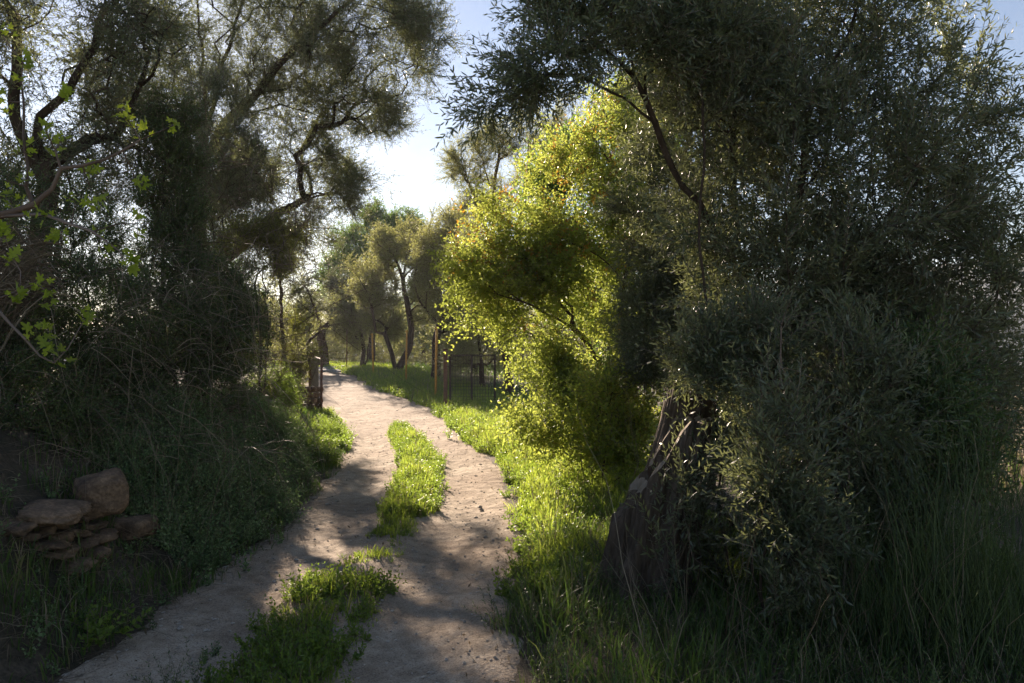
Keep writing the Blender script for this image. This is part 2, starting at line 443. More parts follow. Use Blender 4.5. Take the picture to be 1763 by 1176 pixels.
def fig_t(rng, n=5, L=.085):
    V, Fc, Mi, c = [], [], [], 0
    for q in range(n):
        v, f = fig_leaf(L * rng.uniform(.55, 1.2))
        th = q * 2.4 + rng.uniform(-.4, .4); ti = rng.uniform(.35, 1.3)
        d = np.array([math.sin(ti) * math.cos(th), math.sin(ti) * math.sin(th), math.cos(ti)])
        v = orient(v, d, rng.uniform(-.8, .8)) + d * .03 + np.array([0, 0, -.02 * q])
        V.append(v); Fc.append(f + c); Mi.append(np.zeros(len(f), int)); c += len(v)
    return np.concatenate(V), np.concatenate(Fc), np.concatenate(Mi)

rt = np.random.default_rng(5)
T = {
 'olive': [spray(rt, .34, 8, .068, .0155, 45, 6, .25, s) for s in (0, 1, 1, 2, 2)],
 'olive_mid': [spray(rt, .34, 7, .06, .015, 45, 4, .25, s, .002) for s in (1, 1, 2, 2)],
 'olive_far': [spray(rt, .5, 7, .085, .028, 50, 4, .25, 2, .004) for s in range(4)],
 'pom': [spray(rt, .34, 6, .06, .03, 55, 4, .25, s) for s in (1, 2, 2, 3)],
 'green_far': [spray(rt, .5, 6, .1, .05, 55, 4, .25, 2, .004) for s in range(4)],
 'dark': [spray(rt, .26, 9, .03, .012, 55, 4, .2, s) for s in (1, 2, 2)],
 'herb': [herb_t(rt, .32, 9, .036, .018, 7) for _ in range(5)],
 'weed': [herb_t(rt, .22, 6, .045, .026, 5, 6) for _ in range(5)],
 'weedtall': [herb_t(rt, .42, 12, .045, .009, 4, 4) for _ in range(4)],
 'fig': [fig_t(rt, n) for n in (3, 4, 5, 5)],
}

def place(mb, temps, pos, dirs, scale, rng, m0=0, m1=1, mpick=None):
    """stamp templates: +Z turned to dirs, random roll"""
    n = len(pos)
    if n == 0: return
    d = dirs / (np.linalg.norm(dirs, axis=1, keepdims=True) + 1e-9)
    r = unit(rng, n); x = np.cross(d, r); x /= np.linalg.norm(x, axis=1, keepdims=True) + 1e-9; y = np.cross(d, x)
    Rm = np.stack([x, y, d], 1)                      # rows: images of X, Y, Z
    sc_ = np.broadcast_to(scale, (n,)); pick = rng.integers(0, len(temps), n)
    for k, (v, f, m) in enumerate(temps):
        s = np.where(pick == k)[0]
        if len(s) == 0: continue
        vv = np.einsum('mk,nkj->nmj', v, Rm[s]) * sc_[s][:, None, None] + pos[s][:, None]
        ff = f[None] + (np.arange(len(s)) * len(v))[:, None, None]
        mm = np.where(m == 0, m0, m1)
        if mpick is not None:
            mm = np.where(m[None] == 0, mpick[s][:, None], m1).reshape(-1)
        else: mm = np.tile(mm, len(s))
        mb.add(vv.reshape(-1, 3), ff.reshape(-1, 3), mm)

# ------------------------------------------------------------------ foliage cleared to let the sun onto chosen patches
def inpoly(x, y, poly):
    c = np.zeros(len(x), bool); n = len(poly)
    for i in range(n):
        x1, y1 = poly[i]; x2, y2 = poly[(i + 1) % n]
        if y1 == y2: continue
        k = (y1 > y) != (y2 > y); c ^= k & (x < (x2 - x1) * (y - y1) / (y2 - y1) + x1)
    return c
GAPS = [  # ground patches kept sunlit by leaving out foliage that would shade them

 ([(820, 745), (960, 760), (1060, 830), (1040, 990), (890, 1005), (870, 880)], .98),
 ([(650, 740), (780, 760), (880, 850), (890, 905), (740, 900), (640, 895)], .97),
 ([(575, 690), (740, 700), (700, 745), (640, 800), (590, 800), (575, 760)], .9),
 ([(540, 655), (640, 660), (720, 690), (700, 720), (560, 710)], .75),
 ([(470, 690), (580, 690), (600, 760), (590, 850), (490, 870), (460, 780)], .9),
 ([(440, 950), (620, 935), (750, 985), (740, 1080), (600, 1110), (440, 1080)], .93),
 ([(550, 740), (690, 740), (670, 890), (580, 950), (440, 980), (540, 830)], .74),
 ([(400, 940), (640, 910), (640, 990), (500, 1030), (380, 1060)], .5),
 ([(700, 1060), (880, 1040), (890, 1176), (720, 1176)], .6),
 ([(430, 1060), (620, 1060), (600, 1176), (400, 1176)], .55),
]
GAPS = [([tuple(G(*p)) for p in pl], pr) for pl, pr in GAPS]
GAPS.append(([(0, 9.5), (2.8, 10), (4.8, 5), (5, 2.8), (2.6, 2.8), (1.2, 5)], .8))  # clears foliage so sun falls on the yellow green tree
GAPS.append(([(1.9, 1.2), (3.2, 1.2), (3.2, 3.4), (1.9, 3.4)], .85))  # clears foliage so sun falls on the suckers right of the stump
def sunlit_cut(pos, rng):
    """False where foliage is cleared because it would shade a patch meant for sun"""
    t = pos[:, 2] / SUN[2]; x = pos[:, 0] - SUN[0] * t; y = pos[:, 1] - SUN[1] * t
    keep = np.ones(len(pos), bool); nz = vn(x * 2.1, y * 2.1, 44)
    for pl, pr in GAPS: keep &= ~(inpoly(x, y, pl) & ((rng.random(len(pos)) < pr) if pr > .75 or pr == .6 or pr == .55 else (nz < pr)))
    return keep

# ------------------------------------------------------------------ trees
def blob_pts(rng, blobs):
    out = []
    for (c, r, n) in blobs:
        u = unit(rng, n) * (rng.random(n)[:, None] ** .45)
        q = np.array(c) + np.concatenate([u, unit(rng, n * 2) * (rng.random(n * 2)[:, None] ** .4)]) * np.array(r) * 1.06
        f = 2.6 / max(.5, float(np.mean(r))) ** .5
        k = vn(q[:, 0] * f + q[:, 2] * f * .45, q[:, 1] * f - q[:, 2] * f * .9, 88)
        out.append(q[np.argsort(-k - rng.random(len(k)) * .45)[:n]])
    return np.concatenate(out)

def grow(rng, skel, targets, bf=.25, step=.22, wig=.1):
    pos = []; par = []; pl = []
    for s in skel:
        q = catmull(s, step)
        q[1:-1] += rng.normal(size=(len(q) - 2, 3)) * step * wig * .6
        if pos:
            A = np.array(pos); a = int(np.argmin(((A - q[0]) ** 2).sum(1)))
            if np.linalg.norm(A[a] - q[0]) < step: q = q[1:]
        else: a = -1
        for p in q:
            L = 0 if a < 0 else pl[a] + np.linalg.norm(p - pos[a])
            pos.append(p); par.append(a); pl.append(L); a = len(pos) - 1
    n0 = len(pos); A = np.array(pos); PL = np.array(pl)
    t0 = max(1, int(len(catmull(skel[0], step)) * .35))     # nothing sprouts from the lowest trunk
    N = len(targets); D = np.linalg.norm(targets[:, None] - A[None, t0:], axis=2) + bf * PL[None, t0:]
    arg = D.argmin(1) + t0; cost = D.min(1); alive = np.ones(N, bool)
    for _ in range(N):
        i = int(np.argmin(np.where(alive, cost, 1e9))); alive[i] = False
        a = int(arg[i]); p0 = pos[a]; p1 = targets[i]; L = np.linalg.norm(p1 - p0)
        k = max(1, int(L / step)); s = np.arange(1, k + 1) / k
        bow = unit(rng, 1)[0] * L * .13; bow[2] = abs(bow[2]) * .8
        q = p0 + (p1 - p0) * s[:, None] + bow * np.sin(math.pi * s)[:, None] + rng.normal(size=(k, 3)) * step * wig * (s < 1)[:, None]
        new = []
        for p in q:
            pos.append(p); par.append(a); pl.append(pl[a] + np.linalg.norm(p - pos[a])); a = len(pos) - 1; new.append(a)
        if alive.any():
            dn = np.linalg.norm(targets[:, None] - q[None], axis=2) + bf * np.array([pl[j] for j in new])[None]
            m = dn.min(1); b = m < cost; cost[b] = m[b]; arg[b] = np.array(new)[dn[b].argmin(1)]
    return np.array(pos), np.array(par), n0

def branches(pos, par, R0, rt_, flare=1.0, mb=None, mi=0, maxs=12):
    n = len(pos); w_ = np.zeros(n); kids = [[] for _ in range(n)]
    for i in range(n - 1, -1, -1):
        if w_[i] == 0: w_[i] = 1
        if par[i] >= 0: w_[par[i]] += w_[i]; kids[par[i]].append(i)
    e = math.log(R0 / rt_) / math.log(max(2, w_[0])); r = rt_ * w_ ** e
    if mb is not None:
        stack = [(0, None)]
        while stack:
            i, p = stack.pop(); ch = [i] if p is None else [p, i]
            while kids[i]:
                ks = sorted(kids[i], key=lambda k: -w_[k])
                for k in ks[1:]: stack.append((k, i))
                i = ks[0]; ch.append(i)
            rr = r[ch].copy()
            if p is not None: rr[0] = min(rr[0], rr[1] * 1.25)
            rr[-1] *= .5
            if p is None: rr[:3] *= np.array([1.5, 1.2, 1.05])[:len(rr[:3])] * flare
            tube(mb, pos[ch], rr, int(np.clip(rr.max() * 120, 3, maxs)), mi)
    return r, w_

def tree(name, label, cat, skel, blobs, R0, rt_, temps, n_spray, lm, bm, seed, bf=.25, step=.22, wig=.1,
         spread=.9, bias=(0, 0, .2), scale=(.8, 1.25), thr=4, group=None, cut=False, tm=None, part='foliage', wm=None, orange=0):
    rng = np.random.default_rng(seed)
    base = np.array(skel[0][0], float)
    root = empty(name, base, label, cat, group)
    tg = blob_pts(rng, blobs)
    if cut: tg = tg[sunlit_cut(tg, rng)]
    pos, par, n0 = grow(rng, skel, tg, bf, step, wig)
    mb = MB(); r, w_ = branches(pos, par, R0, rt_, 1, mb)
    mb.build('trunk', bm, root)
    cand = np.where((w_ <= thr * 2.5) & (np.arange(len(pos)) >= 3))[0]
    pr = 1 / (w_[cand] + .5); pr /= pr.sum()
    s = rng.choice(cand, n_spray, p=pr)
    par_ = np.maximum(par[s], 0); d = pos[s] - pos[par_]; d /= np.linalg.norm(d, axis=1, keepdims=True) + 1e-9
    p = pos[s] - (pos[s] - pos[par_]) * rng.random((n_spray, 1))
    dirs = d + unit(rng, n_spray) * spread + np.array(bias)
    sc_ = rng.uniform(*scale, n_spray)
    if cut:
        k = sunlit_cut(p, rng); p, dirs, sc_ = p[k], dirs[k], sc_[k]
    mb = MB(); mats = [M[lm], wm or M['twig']]; mp = None
    if orange:
        mats.append(M['orange']); top = p[:, 2] > np.quantile(p[:, 2], .5)
        mp = np.where(rng.random(len(p)) < np.where(top, orange, orange * .12), 2, 0)
    place(mb, T[temps], p, dirs, sc_, rng, mpick=mp)
    mb.build(part, mats, root)
    return root

def g3(px, py, up=0.0):
    q = G(px, py); return np.array([q[0], q[1], Hz(*q) - .08 + up])
def base_at(px, d):
    x = (px - 881.5) / F * d; return np.array([x, d, Hz(x, d) - .1])
def S(*pts): return [P(*p) for p in pts]

# --- left: large olive reaching over the lane
b = base_at(335, 17)
tree('olive_tree', 'large dark olive on the left bank, its limbs arching over the lane against the sun', 'olive tree',
     [[b] + S((342, 600, 17), (348, 470, 17), (340, 330, 17), (352, 210, 17), (345, 100, 17), (338, -20, 17.2), (330, -150, 17.4)),
      S((345, 300, 17), (385, 215, 16.8), (430, 170, 16.6), (480, 110, 16.4), (560, 40, 16.2), (640, -30, 16.2)),
      S((350, 250, 17), (372, 150, 17.2), (400, 60, 17.6), (430, -40, 18)),
      S((346, 470, 17), (400, 440, 17.1), (440, 400, 17.3), (500, 352, 17.6), (560, 335, 17.9), (630, 330, 18.2)),
      S((420, 195, 16.7), (480, 185, 16.8), (560, 205, 17), (660, 235, 17.2)),
      S((348, 440, 17), (300, 420, 16.3), (260, 470, 16))],
     [(P(600, 60, 16.6), (2.2, 2.1, 1.6), 478), (P(500, -60, 16.8), (2.8, 2.6, 1.5), 246), (P(500, 150, 16.9), (1.3, 1.5, .9), 174), (P(680, 60, 16.6), (1.0, 1.3, 1.0), 203),
      (P(640, 200, 17.2), (1.0, 1.3, .62), 159), (P(600, 320, 17.9), (1.05, 1.4, .75), 217), (P(500, 400, 17.6), (1.0, 1.2, .6), 130), (P(560, 255, 17.3), (.9, 1, .6), 87),
      (P(400, 60, 17.2), (1.4, 1.7, 1.3), 159), (P(300, -80, 17.2), (2.0, 2.2, 1.3), 116), (P(310, 200, 17.2), (.7, .9, 1.3), 72), (P(430, 300, 17.2), (1.2, 1.1, 1.1), 246), (P(360, 330, 17), (1.0, 1.0, 1.4), 217), (P(250, 150, 17), (1.4, 1.4, 1.6), 232)],
     .18, .0045, 'olive_mid', 18500, 'olive', M['bark'], 11, bf=.2, step=.3, wig=.16, cut=True, bias=(0, 0, .0), scale=(.8, 1.25), spread=1.2)

# --- far left: thin crooked olives, mostly limbs
b = base_at(40, 9)
tree('olive_tree', 'gnarled olive at the left edge, crooked bare limbs high against the glare', 'olive tree',
     [[b] + S((60, 600, 9), (70, 420, 9), (75, 290, 9), (62, 230, 9), (78, 200, 9), (125, 160, 9), (140, 100, 9.1), (170, 40, 9.2), (200, -60, 9.4)),
      S((70, 330, 9), (40, 240, 8.8), (20, 120, 8.7), (30, 60, 8.7), (90, 20, 8.8), (110, -60, 9)),
      S((30, 60, 8.7), (-10, 70, 8.6), (-60, 60, 8.6)),
      S((75, 290, 9), (150, 250, 9.2), (200, 230, 9.3), (240, 150, 9.4), (260, 80, 9.5))],
     [(P(80, 60, 9), (1.3, 1.2, .9), 320), (P(220, 100, 9.4), (.75, .9, .8), 220), (P(180, 270, 9.4), (.8, .8, .6), 240), (P(60, -60, 9), (1.4, 1.3, .7), 140), (P(20, 300, 9), (.7, .8, .7), 160)],
     .12, .0045, 'olive_mid', 3000, 'olive', M['bark'], 12, bf=.15, wig=.2, bias=(0, 0, -.1))

# --- dark conical evergreen against the big olive's trunk and dense thicket shrubs on the bank
def shrub(name, label, cat, px, d, blobs, n, lm, seed, temps='dark', stems=4, R0=.03, n_t=None, bias=(0, 0, .3), group=None, cut=False, **kw):
    b0 = base_at(px, d); rng = np.random.default_rng(seed + 999)
    sk = []
    for q in range(stems):
        c, r, _ = blobs[q % len(blobs)]; c = np.array(c)
        top = c + unit(rng, 1)[0] * np.array(r) * .4
        mid = (b0 + top) / 2 + rng.normal(size=3) * .12
        sk.append([b0 if q == 0 else b0 + np.array([*rng.normal(size=2) * .05, .12]), mid, top])
    return tree(name, label, cat, sk, blobs, R0, .0025, temps, n, lm, M['bark'], seed, bf=.25, step=.14, wig=.14, bias=bias, group=group, cut=cut, **kw)

shrub('evergreen_shrub', 'dense dark conical evergreen shrub standing against the trunk of the large left olive', 'shrub', 290, 9.3,
      [(P(280, 430, 9.3), (.55, .5, 1.1), 120), (P(300, 260, 9.4), (.26, .3, .7), 60)], 3000, 'dark', 21, bias=(0, 0, .8))
shrub('thicket_shrub', 'dark tangled thicket shrub on the bank above the boulder', 'shrub', 130, 7.4,
      [(P(90, 560, 7.4), (.9, .7, .75), 160), (P(60, 420, 7.6), (.8, .7, .6), 120), (P(190, 640, 7.4), (.6, .6, .5), 80)], 3600, 'dark', 22)
shrub('thicket_shrub', 'dark leafy thicket shrub at the foot of the large left olive', 'shrub', 330, 8.8,
      [(P(330, 560, 8.8), (.75, .7, .75), 160), (P(260, 660, 8.4), (.7, .6, .5), 120), (P(400, 640, 9.4), (.55, .6, .5), 90)], 3800, 'dark', 23, cut=True)
shrub('thicket_shrub', 'yellowing backlit shrub with thin twigs at the right end of the left thicket', 'shrub', 450, 12.5,
      [(P(450, 560, 12.5), (.75, .7, .8), 150), (P(470, 450, 12.6), (.5, .6, .6), 70), (P(505, 590, 13), (.5, .6, .45), 70), (P(420, 470, 12), (.6, .6, .7), 70)], 2600, 'hedge_y', 24, cut=True)
shrub('green_bush', 'fresh dark green bush on top of the bank just before the left gate post', 'bush', 470, 13.6,
      [(P(472, 685, 13.6), (.34, .35, .42), 90)], 1100, 'weed', 25, stems=4, R0=.015)
shrub('climber_shrub', 'leafy tangle climbing the trunk of the large left olive on its right side', 'shrub', 400, 14,
      [(P(395, 330, 14), (.85, .7, 1.2), 150), (P(440, 470, 14), (.9, .7, .8), 120), (P(370, 180, 14.5), (.5, .5, .8), 60)], 2600, 'olive', 27, cut=True, stems=5, temps='olive_mid')
shrub('grey_olive_bush', 'pale grey green olive crown backlit behind the thicket, left of the gate', 'olive tree', 500, 21,
      [(P(505, 500, 21), (1.15, 1.1, 1.6), 170), (P(545, 560, 21.5), (.5, .6, .8), 60), (P(470, 420, 21), (.8, .8, .8), 50)], 3000, 'olive_far', 26, temps='olive_mid', R0=.08, scale=(1, 1.5), cut=True)

# --- fig with young lobed leaves
def fig():
    rng = np.random.default_rng(31)
    b0 = base_at(-40, 5.6)
    root = empty('fig_tree', b0, 'leaning young fig with bright lobed leaves at the tips of bare stems, far left', 'fig tree')
    ends = [(40, 108, 5.6), (28, 138, 5.5), (105, 165, 5.4), (78, 215, 5.4), (212, 195, 5.6), (232, 225, 5.7), (108, 240, 5.5), (12, 175, 5.6), (35, 500, 5.2), (62, 488, 5.2),
            (240, 385, 5.6), (205, 432, 5.4), (212, 448, 5.3), (146, 550, 5.2), (92, 606, 5.0), (62, 578, 5.0), (158, 330, 5.6), (232, 305, 5.7), (45, 312, 5.4), (8, 310, 5.4), (150, 298, 5.7),
            (10, 342, 5.5), (70, 235, 5.5), (45, 255, 5.5), (290, 215, 6), (88, 506, 5.2), (5, 60, 5.7), (130, 345, 5.4), (8, 405, 5.3), (105, 400, 5.4), (175, 400, 5.5), (60, 375, 5.3), (20, 440, 5.3)]
    sk = [[b0] + S((-60, 420, 5.6), (-10, 375, 5.5), (60, 352, 5.5), (105, 290, 5.5), (78, 222, 5.4)),
          S((100, 292, 5.5), (180, 275, 5.6), (240, 240, 5.7), (300, 215, 5.9)),
          S((50, 352, 5.5), (42, 230, 5.5), (38, 120, 5.6)),
          S((-10, 375, 5.5), (80, 370, 5.4), (160, 400, 5.4), (205, 385, 5.5)),
          [b0] + S((-40, 520, 5.2), (20, 560, 5.1), (90, 625, 5.0), (140, 560, 5.2))]
    tg = np.array([P(*e) for e in ends])
    pos, par, n0 = grow(rng, sk, tg, .15, .12, .07)
    mb = MB(); r, w_ = branches(pos, par, .035, .005, 1, mb)
    mb.build('stem', M['twig'], root)
    s = np.array([int(np.argmin(((pos - e) ** 2).sum(1))) for e in tg]); s = np.repeat(s, 2)
    d = pos[s] - pos[np.maximum(par[s], 0)]; d /= np.linalg.norm(d, axis=1, keepdims=True) + 1e-9
    mb = MB(); place(mb, T['fig'], pos[s] + rng.normal(size=(len(s), 3)) * .03, d + unit(rng, len(s)) * .4 + np.array([0, 0, .5]), rng.uniform(.55, 1.1, len(s)), rng)
    mb.build('foliage', [M['fig'], M['twig']], root)
fig()

# ------------------------------------------------------------------ dry stalk tangles
def strands(mb, rng, base, dirs, L, rad, sag, k=6, mi=0, curl=.15):
    for b0, d, l in zip(base, dirs, L):
        s = np.linspace(0, 1, k)[:, None]; d = d / np.linalg.norm(d)
        side = unit(rng, 1)[0] * curl * l
        pts = b0 + d * l * s + side * s ** 2 - np.array([0, 0, 1]) * sag * l * s ** 2 + rng.normal(size=(k, 3)) * .012 * l
        tube(mb, pts, rad * (1 - .75 * s[:, 0]) * rng.uniform(.7, 1.3), 3, mi)

def brush():
    rng = np.random.default_rng(41)
    mb = MB(); n = 1000
    px = rng.uniform(-60, 480, n); d = rng.uniform(5.6, 9.5, n); py = rng.uniform(420, 800, n)
    base = np.array([P(a, b_, c) for a, b_, c in zip(px, py, d)])
    g = H(base[:, 0], base[:, 1]); base[:, 2] = np.maximum(base[:, 2], g)
    dirs = unit(rng, n) * .9 + np.array([.5, -.3, .2])
    strands(mb, rng, base, dirs, rng.uniform(.25, .9, n), .003, .6, 7)
    o = mb.build('dry_brush', [M['straw']]); tag(o, 'dry arching stalks tangled through the left thicket', 'dry brush', kind='stuff')
    mb = MB(); n = 330
    px = rng.uniform(-40, 120, n); py = rng.uniform(440, 560, n); d = rng.uniform(5.8, 7, n)
    base = np.array([P(a, b_, c) for a, b_, c in zip(px, py, d)])
    strands(mb, rng, base + [0, 0, .15], np.array([[-.5, -.1, .35]]) + unit(rng, n) * .35, rng.uniform(.5, 1.2, n), .005, 1.5, 7, curl=.1)
    o = mb.build('dry_grass_clump', [M['straw']]); tag(o, 'hanging clump of brown dead grass leaning out of the thicket at the left edge', 'dead grass', kind='stuff')
    mb = MB(); n = 900
    px = np.concatenate([rng.uniform(330, 540, 420), rng.uniform(0, 330, 480)]); py = rng.uniform(270, 660, n); d = rng.uniform(9, 13.5, n)
    base = np.array([P(a, b_, c) for a, b_, c in zip(px, py, d)])
    strands(mb, rng, base, unit(rng, n) + np.array([.2, 0, .5]), rng.uniform(.4, 1.6, n), .0045, .1, 7, curl=.45)
    o = mb.build('bare_twigs', [M['twig']]); tag(o, 'bare grey twigs sticking out of the left thicket toward the lane', 'twigs', kind='stuff')
brush()

# ------------------------------------------------------------------ right: olive over the path, suckers, stump
def right_olive():
    b0 = base_at(1300, 7.2)
    sk = [[b0] + S((1300, 820, 7.2), (1290, 600, 7.2), (1270, 400, 7.2), (1262, 260, 7.2), (1275, 100, 7.3), (1290, -80, 7.4)),
          [b0 + [.12, 0, .1]] + S((1330, 700, 7.0), (1345, 500, 6.9), (1375, 330, 6.9), (1400, 180, 6.9), (1460, 60, 7), (1500, -60, 7)),
          [b0 + [.3, .2, .1]] + S((1420, 700, 7.4), (1450, 500, 7.5), (1500, 300, 7.6), (1490, 150, 7.6), (1530, 0, 7.7)),
          S((1280, 480, 7.2), (1220, 380, 7.0), (1160, 290, 6.8), (1110, 170, 6.6), (1070, 60, 6.5), (1050, -40, 6.5)),
          S((1130, 220, 6.7), (1050, 150, 6.5), (960, 130, 6.3), (890, 150, 6.2), (815, 195, 6.1)),
          S((1100, 140, 6.6), (1000, 50, 6.5), (920, 20, 6.4)),
          S((1440, 540, 7.5), (1540, 460, 7.3), (1640, 400, 7.2), (1750, 360, 7.2)),
          S((1345, 480, 6.9), (1480, 420, 6.6), (1600, 280, 6.5), (1700, 120, 6.5)),
          [b0 + [-.25, -.5, .1]] + S((1215, 800, 6.5), (1228, 600, 6.4), (1205, 420, 6.3), (1212, 220, 6.4), (1190, 60, 6.5)),
          [b0 + [.1, -.6, .1]] + S((1345, 800, 6.3), (1365, 560, 6.2), (1352, 380, 6.1), (1372, 180, 6.2), (1360, 20, 6.3)),
          [b0 + [.5, -.5, .1]] + S((1455, 800, 6.4), (1440, 560, 6.2), (1462, 340, 6.1), (1450, 150, 6.2)),
          [b0 + [.7, -.2, .1]] + S((1530, 760, 6.7), (1575, 560, 6.5), (1560, 380, 6.4), (1600, 180, 6.5))]
    bl = [(P(1300, 120, 7.2), (1.1, 1.3, 1.1), 260), (P(1480, 200, 7.2), (1.1, 1.3, 1.5), 330), (P(1130, 60, 6.7), (.7, .9, .6), 130), (P(970, 120, 6.4), (.45, .6, .22), 40),
          (P(870, 160, 6.2), (.3, .4, .12), 20), (P(940, 30, 6.4), (.25, .5, .2), 14), (P(1010, 30, 6.4), (.42, .6, .34), 36),
          (P(1500, 480, 7.2), (1.1, 1.2, 1.1), 270), (P(1650, 330, 7.2), (.6, .9, 1.4), 130), (P(1400, 700, 7.3), (1.0, 1.1, .9), 240), (P(1560, 680, 7.2), (.8, 1.0, .9), 190),
          (P(1240, 400, 7.3), (.55, .8, .8), 110), (P(1300, 560, 7.4), (.6, .9, .8), 110), (P(1400, -80, 7.2), (1.9, 1.5, .7), 120), (P(1660, 600, 7.6), (.35, .6, .5), 50), (P(1330, 480, 6.7), (.6, .5, .5), 60), (P(1560, 560, 6.8), (.7, .5, .5), 80)]
    tree('olive_tree', 'big shaded many-stemmed olive filling the right side, one branch hanging out over the lane', 'olive tree',
         sk, bl, .085, .003, 'olive', 10400, 'olive', M['bark'], 51, bf=.3, step=.17, wig=.1, bias=(0, 0, .1), scale=(.8, 1.3), thr=3)
right_olive()

def sucker(px, d, blobs, n, seed, label, stems=4, lm='olive'):
    shrub('olive_sucker', label, 'olive shoots', px, d, blobs, n, lm, seed, 'olive', stems, .012, bias=(0, 0, .5), group='leafy olive suckers round the stump', scale=(.8, 1.15))
sucker(1270, 5.6, [(P(1290, 690, 5.6), (.3, .3, .55), 60), (P(1215, 640, 5.7), (.2, .25, .22), 34)], 560, 61, 'olive suckers rising right behind the old stump')
sucker(1330, 4.9, [(P(1350, 800, 4.8), (.2, .2, .55), 50), (P(1340, 930, 4.7), (.22, .2, .2), 26)], 340, 62, 'slender olive suckers with sun on their leaves, right of the stump')
sucker(1450, 5.3, [(P(1460, 800, 5.3), (.35, .3, .5), 60), (P(1470, 650, 5.4), (.3, .3, .4), 40)], 600, 63, 'dark olive suckers under the middle of the big right olive')
sucker(1170, 5.3, [(P(1190, 850, 5.3), (.1, .1, .3), 16)], 50, 64, 'sparse olive sprig in front of the stump')
sucker(1580, 5.6, [(P(1590, 860, 5.6), (.45, .4, .45), 90), (P(1560, 700, 5.8), (.4, .4, .4), 60)], 900, 65, 'dense dark sucker bush between the olive stems and the broom', lm='dark')

def stump():
    rng = np.random.default_rng(71)
    c = G(1100, 1015); x0, y0 = c; z0 = Hz(x0, y0) - .1
    root = empty('tree_stump', (x0, y0, z0), 'old fluted olive stump with a slanting pale cut edge beside the lane', 'stump')
    NA, NZ = 260, 80
    a = np.arange(NA) / NA * 2 * math.pi
    def column(mb, cx, cy, r0, r1, h_fn, lean, sx, seed, top=True):
        fl = .13 * np.sin(a * 5 + seed) + .06 * np.sin(a * 9 + 2 * seed) + .03 * np.sin(a * 17 + seed)
        V = []
        hh = h_fn(a)
        for k in range(NZ):
            t = k / (NZ - 1)
            z = hh * t
            tt = z / 1.7
            r = r0 + (r1 - r0) * np.clip(tt, 0, 1.2) ** .55
            r = r * (1 + fl * (1.1 - .5 * tt)) * (1 + .3 * np.exp(-z / .14) * (1 + .8 * np.sin(a * 5 + seed)))
            nz = fbm(a * 4 + np.sin(a) * 3, z * 3.0 + seed, 31) * .16 + fbm(a * 14, z * 2.5, 33) * .1 + .11 * np.abs(np.sin(a * 13 + 9 * fbm(a * 2, z * 1.6, 35))) ** .6 - .06 + .05 * fbm(a * 40, z * 9, 36)
            r = r * (1 + nz)
            V.append(np.stack([cx + lean[0] * z + r * sx * np.cos(a), cy + lean[1] * z + r * np.sin(a), z0 + z], 1))
        V = np.array(V)
        i = np.arange(NZ - 1)[:, None] * NA; j = np.arange(NA)[None]; k = (j + 1) % NA
        q = np.stack([i + j, i + k, i + NA + k, i + NA + j], -1).reshape(-1, 4)
        mb.add(V.reshape(-1, 3), qt(q), 0, True)
        return V[-1]
    # front column: its top falls away steeply to the left
    def h1(a):
        u = np.cos(a)
        return .78 + .52 * np.clip((u + .9) / 1.0, 0, 1) + .012 * np.sin(a * 13)
    mb = MB(); top = column(mb, x0 + .05, y0, .30, .19, h1, (.19, .03), 1.0, 1.0)
    mb.build('trunk_shell', M['stump'], root)
    # hollow cut face: pale rim and dark inside
    ctr = top.mean(0); rim = MB()
    inner = ctr + (top - ctr) * .8; inner[:, 2] += .015 + .01 * np.sin(a * 11)
    deep = ctr + (top - ctr) * .6; deep[:, 2] -= .14 + .05 * np.sin(a * 3)
    V = np.concatenate([top, inner, deep, [deep.mean(0) - [0, 0, .1]]]); j = np.arange(NA); k = (j + 1) % NA
    rim.add(V, np.concatenate([qt(np.stack([j, k, NA + k, NA + j], 1))]), 0, False)
    rim.build('cut_rim', M['cut'], root)
    hol = MB(); hol.add(V, np.concatenate([qt(np.stack([NA + j, NA + k, 2 * NA + k, 2 * NA + j], 1)), np.stack([2 * NA + j, 2 * NA + k, np.full(NA, 3 * NA)], 1)]), 0, True)
    hol.build('hollow_heartwood', M['stump'], root)
    # taller blackened slab behind, leaning to the right
    mb = MB(); def_h = lambda a: 1.42 + .1 * np.sin(a * 2 + 1) + .03 * np.sin(a * 9) + .015 * np.sin(a * 21)
    top2 = column(mb, x0 + .14, y0 + .36, .3, .15, def_h, (.21, .02), 1.0, 2.3)
    c2 = top2.mean(0); V = np.concatenate([top2, [c2 + [0, 0, .05]]]); mb.add(V, np.stack([j, k, np.full(NA, NA)], 1), 0, True)
    mb.build('broken_slab', M['stump'], root)
    # low left buttress
    mb = MB(); hb = lambda a: .74 + .16 * np.cos(a) + .03 * np.sin(a * 5) + .012 * np.sin(a * 13)
    top3 = column(mb, x0 - .14, y0 + .02, .17, .11, hb, (.16, .02), 1.0, 3.7)
    c3 = top3.mean(0); V = np.concatenate([top3, [c3 - [0, 0, .04]]]); mb.add(V, np.stack([j, k, np.full(NA, NA)], 1), 0, True)
    mb.build('buttress', M['stump'], root)
stump()

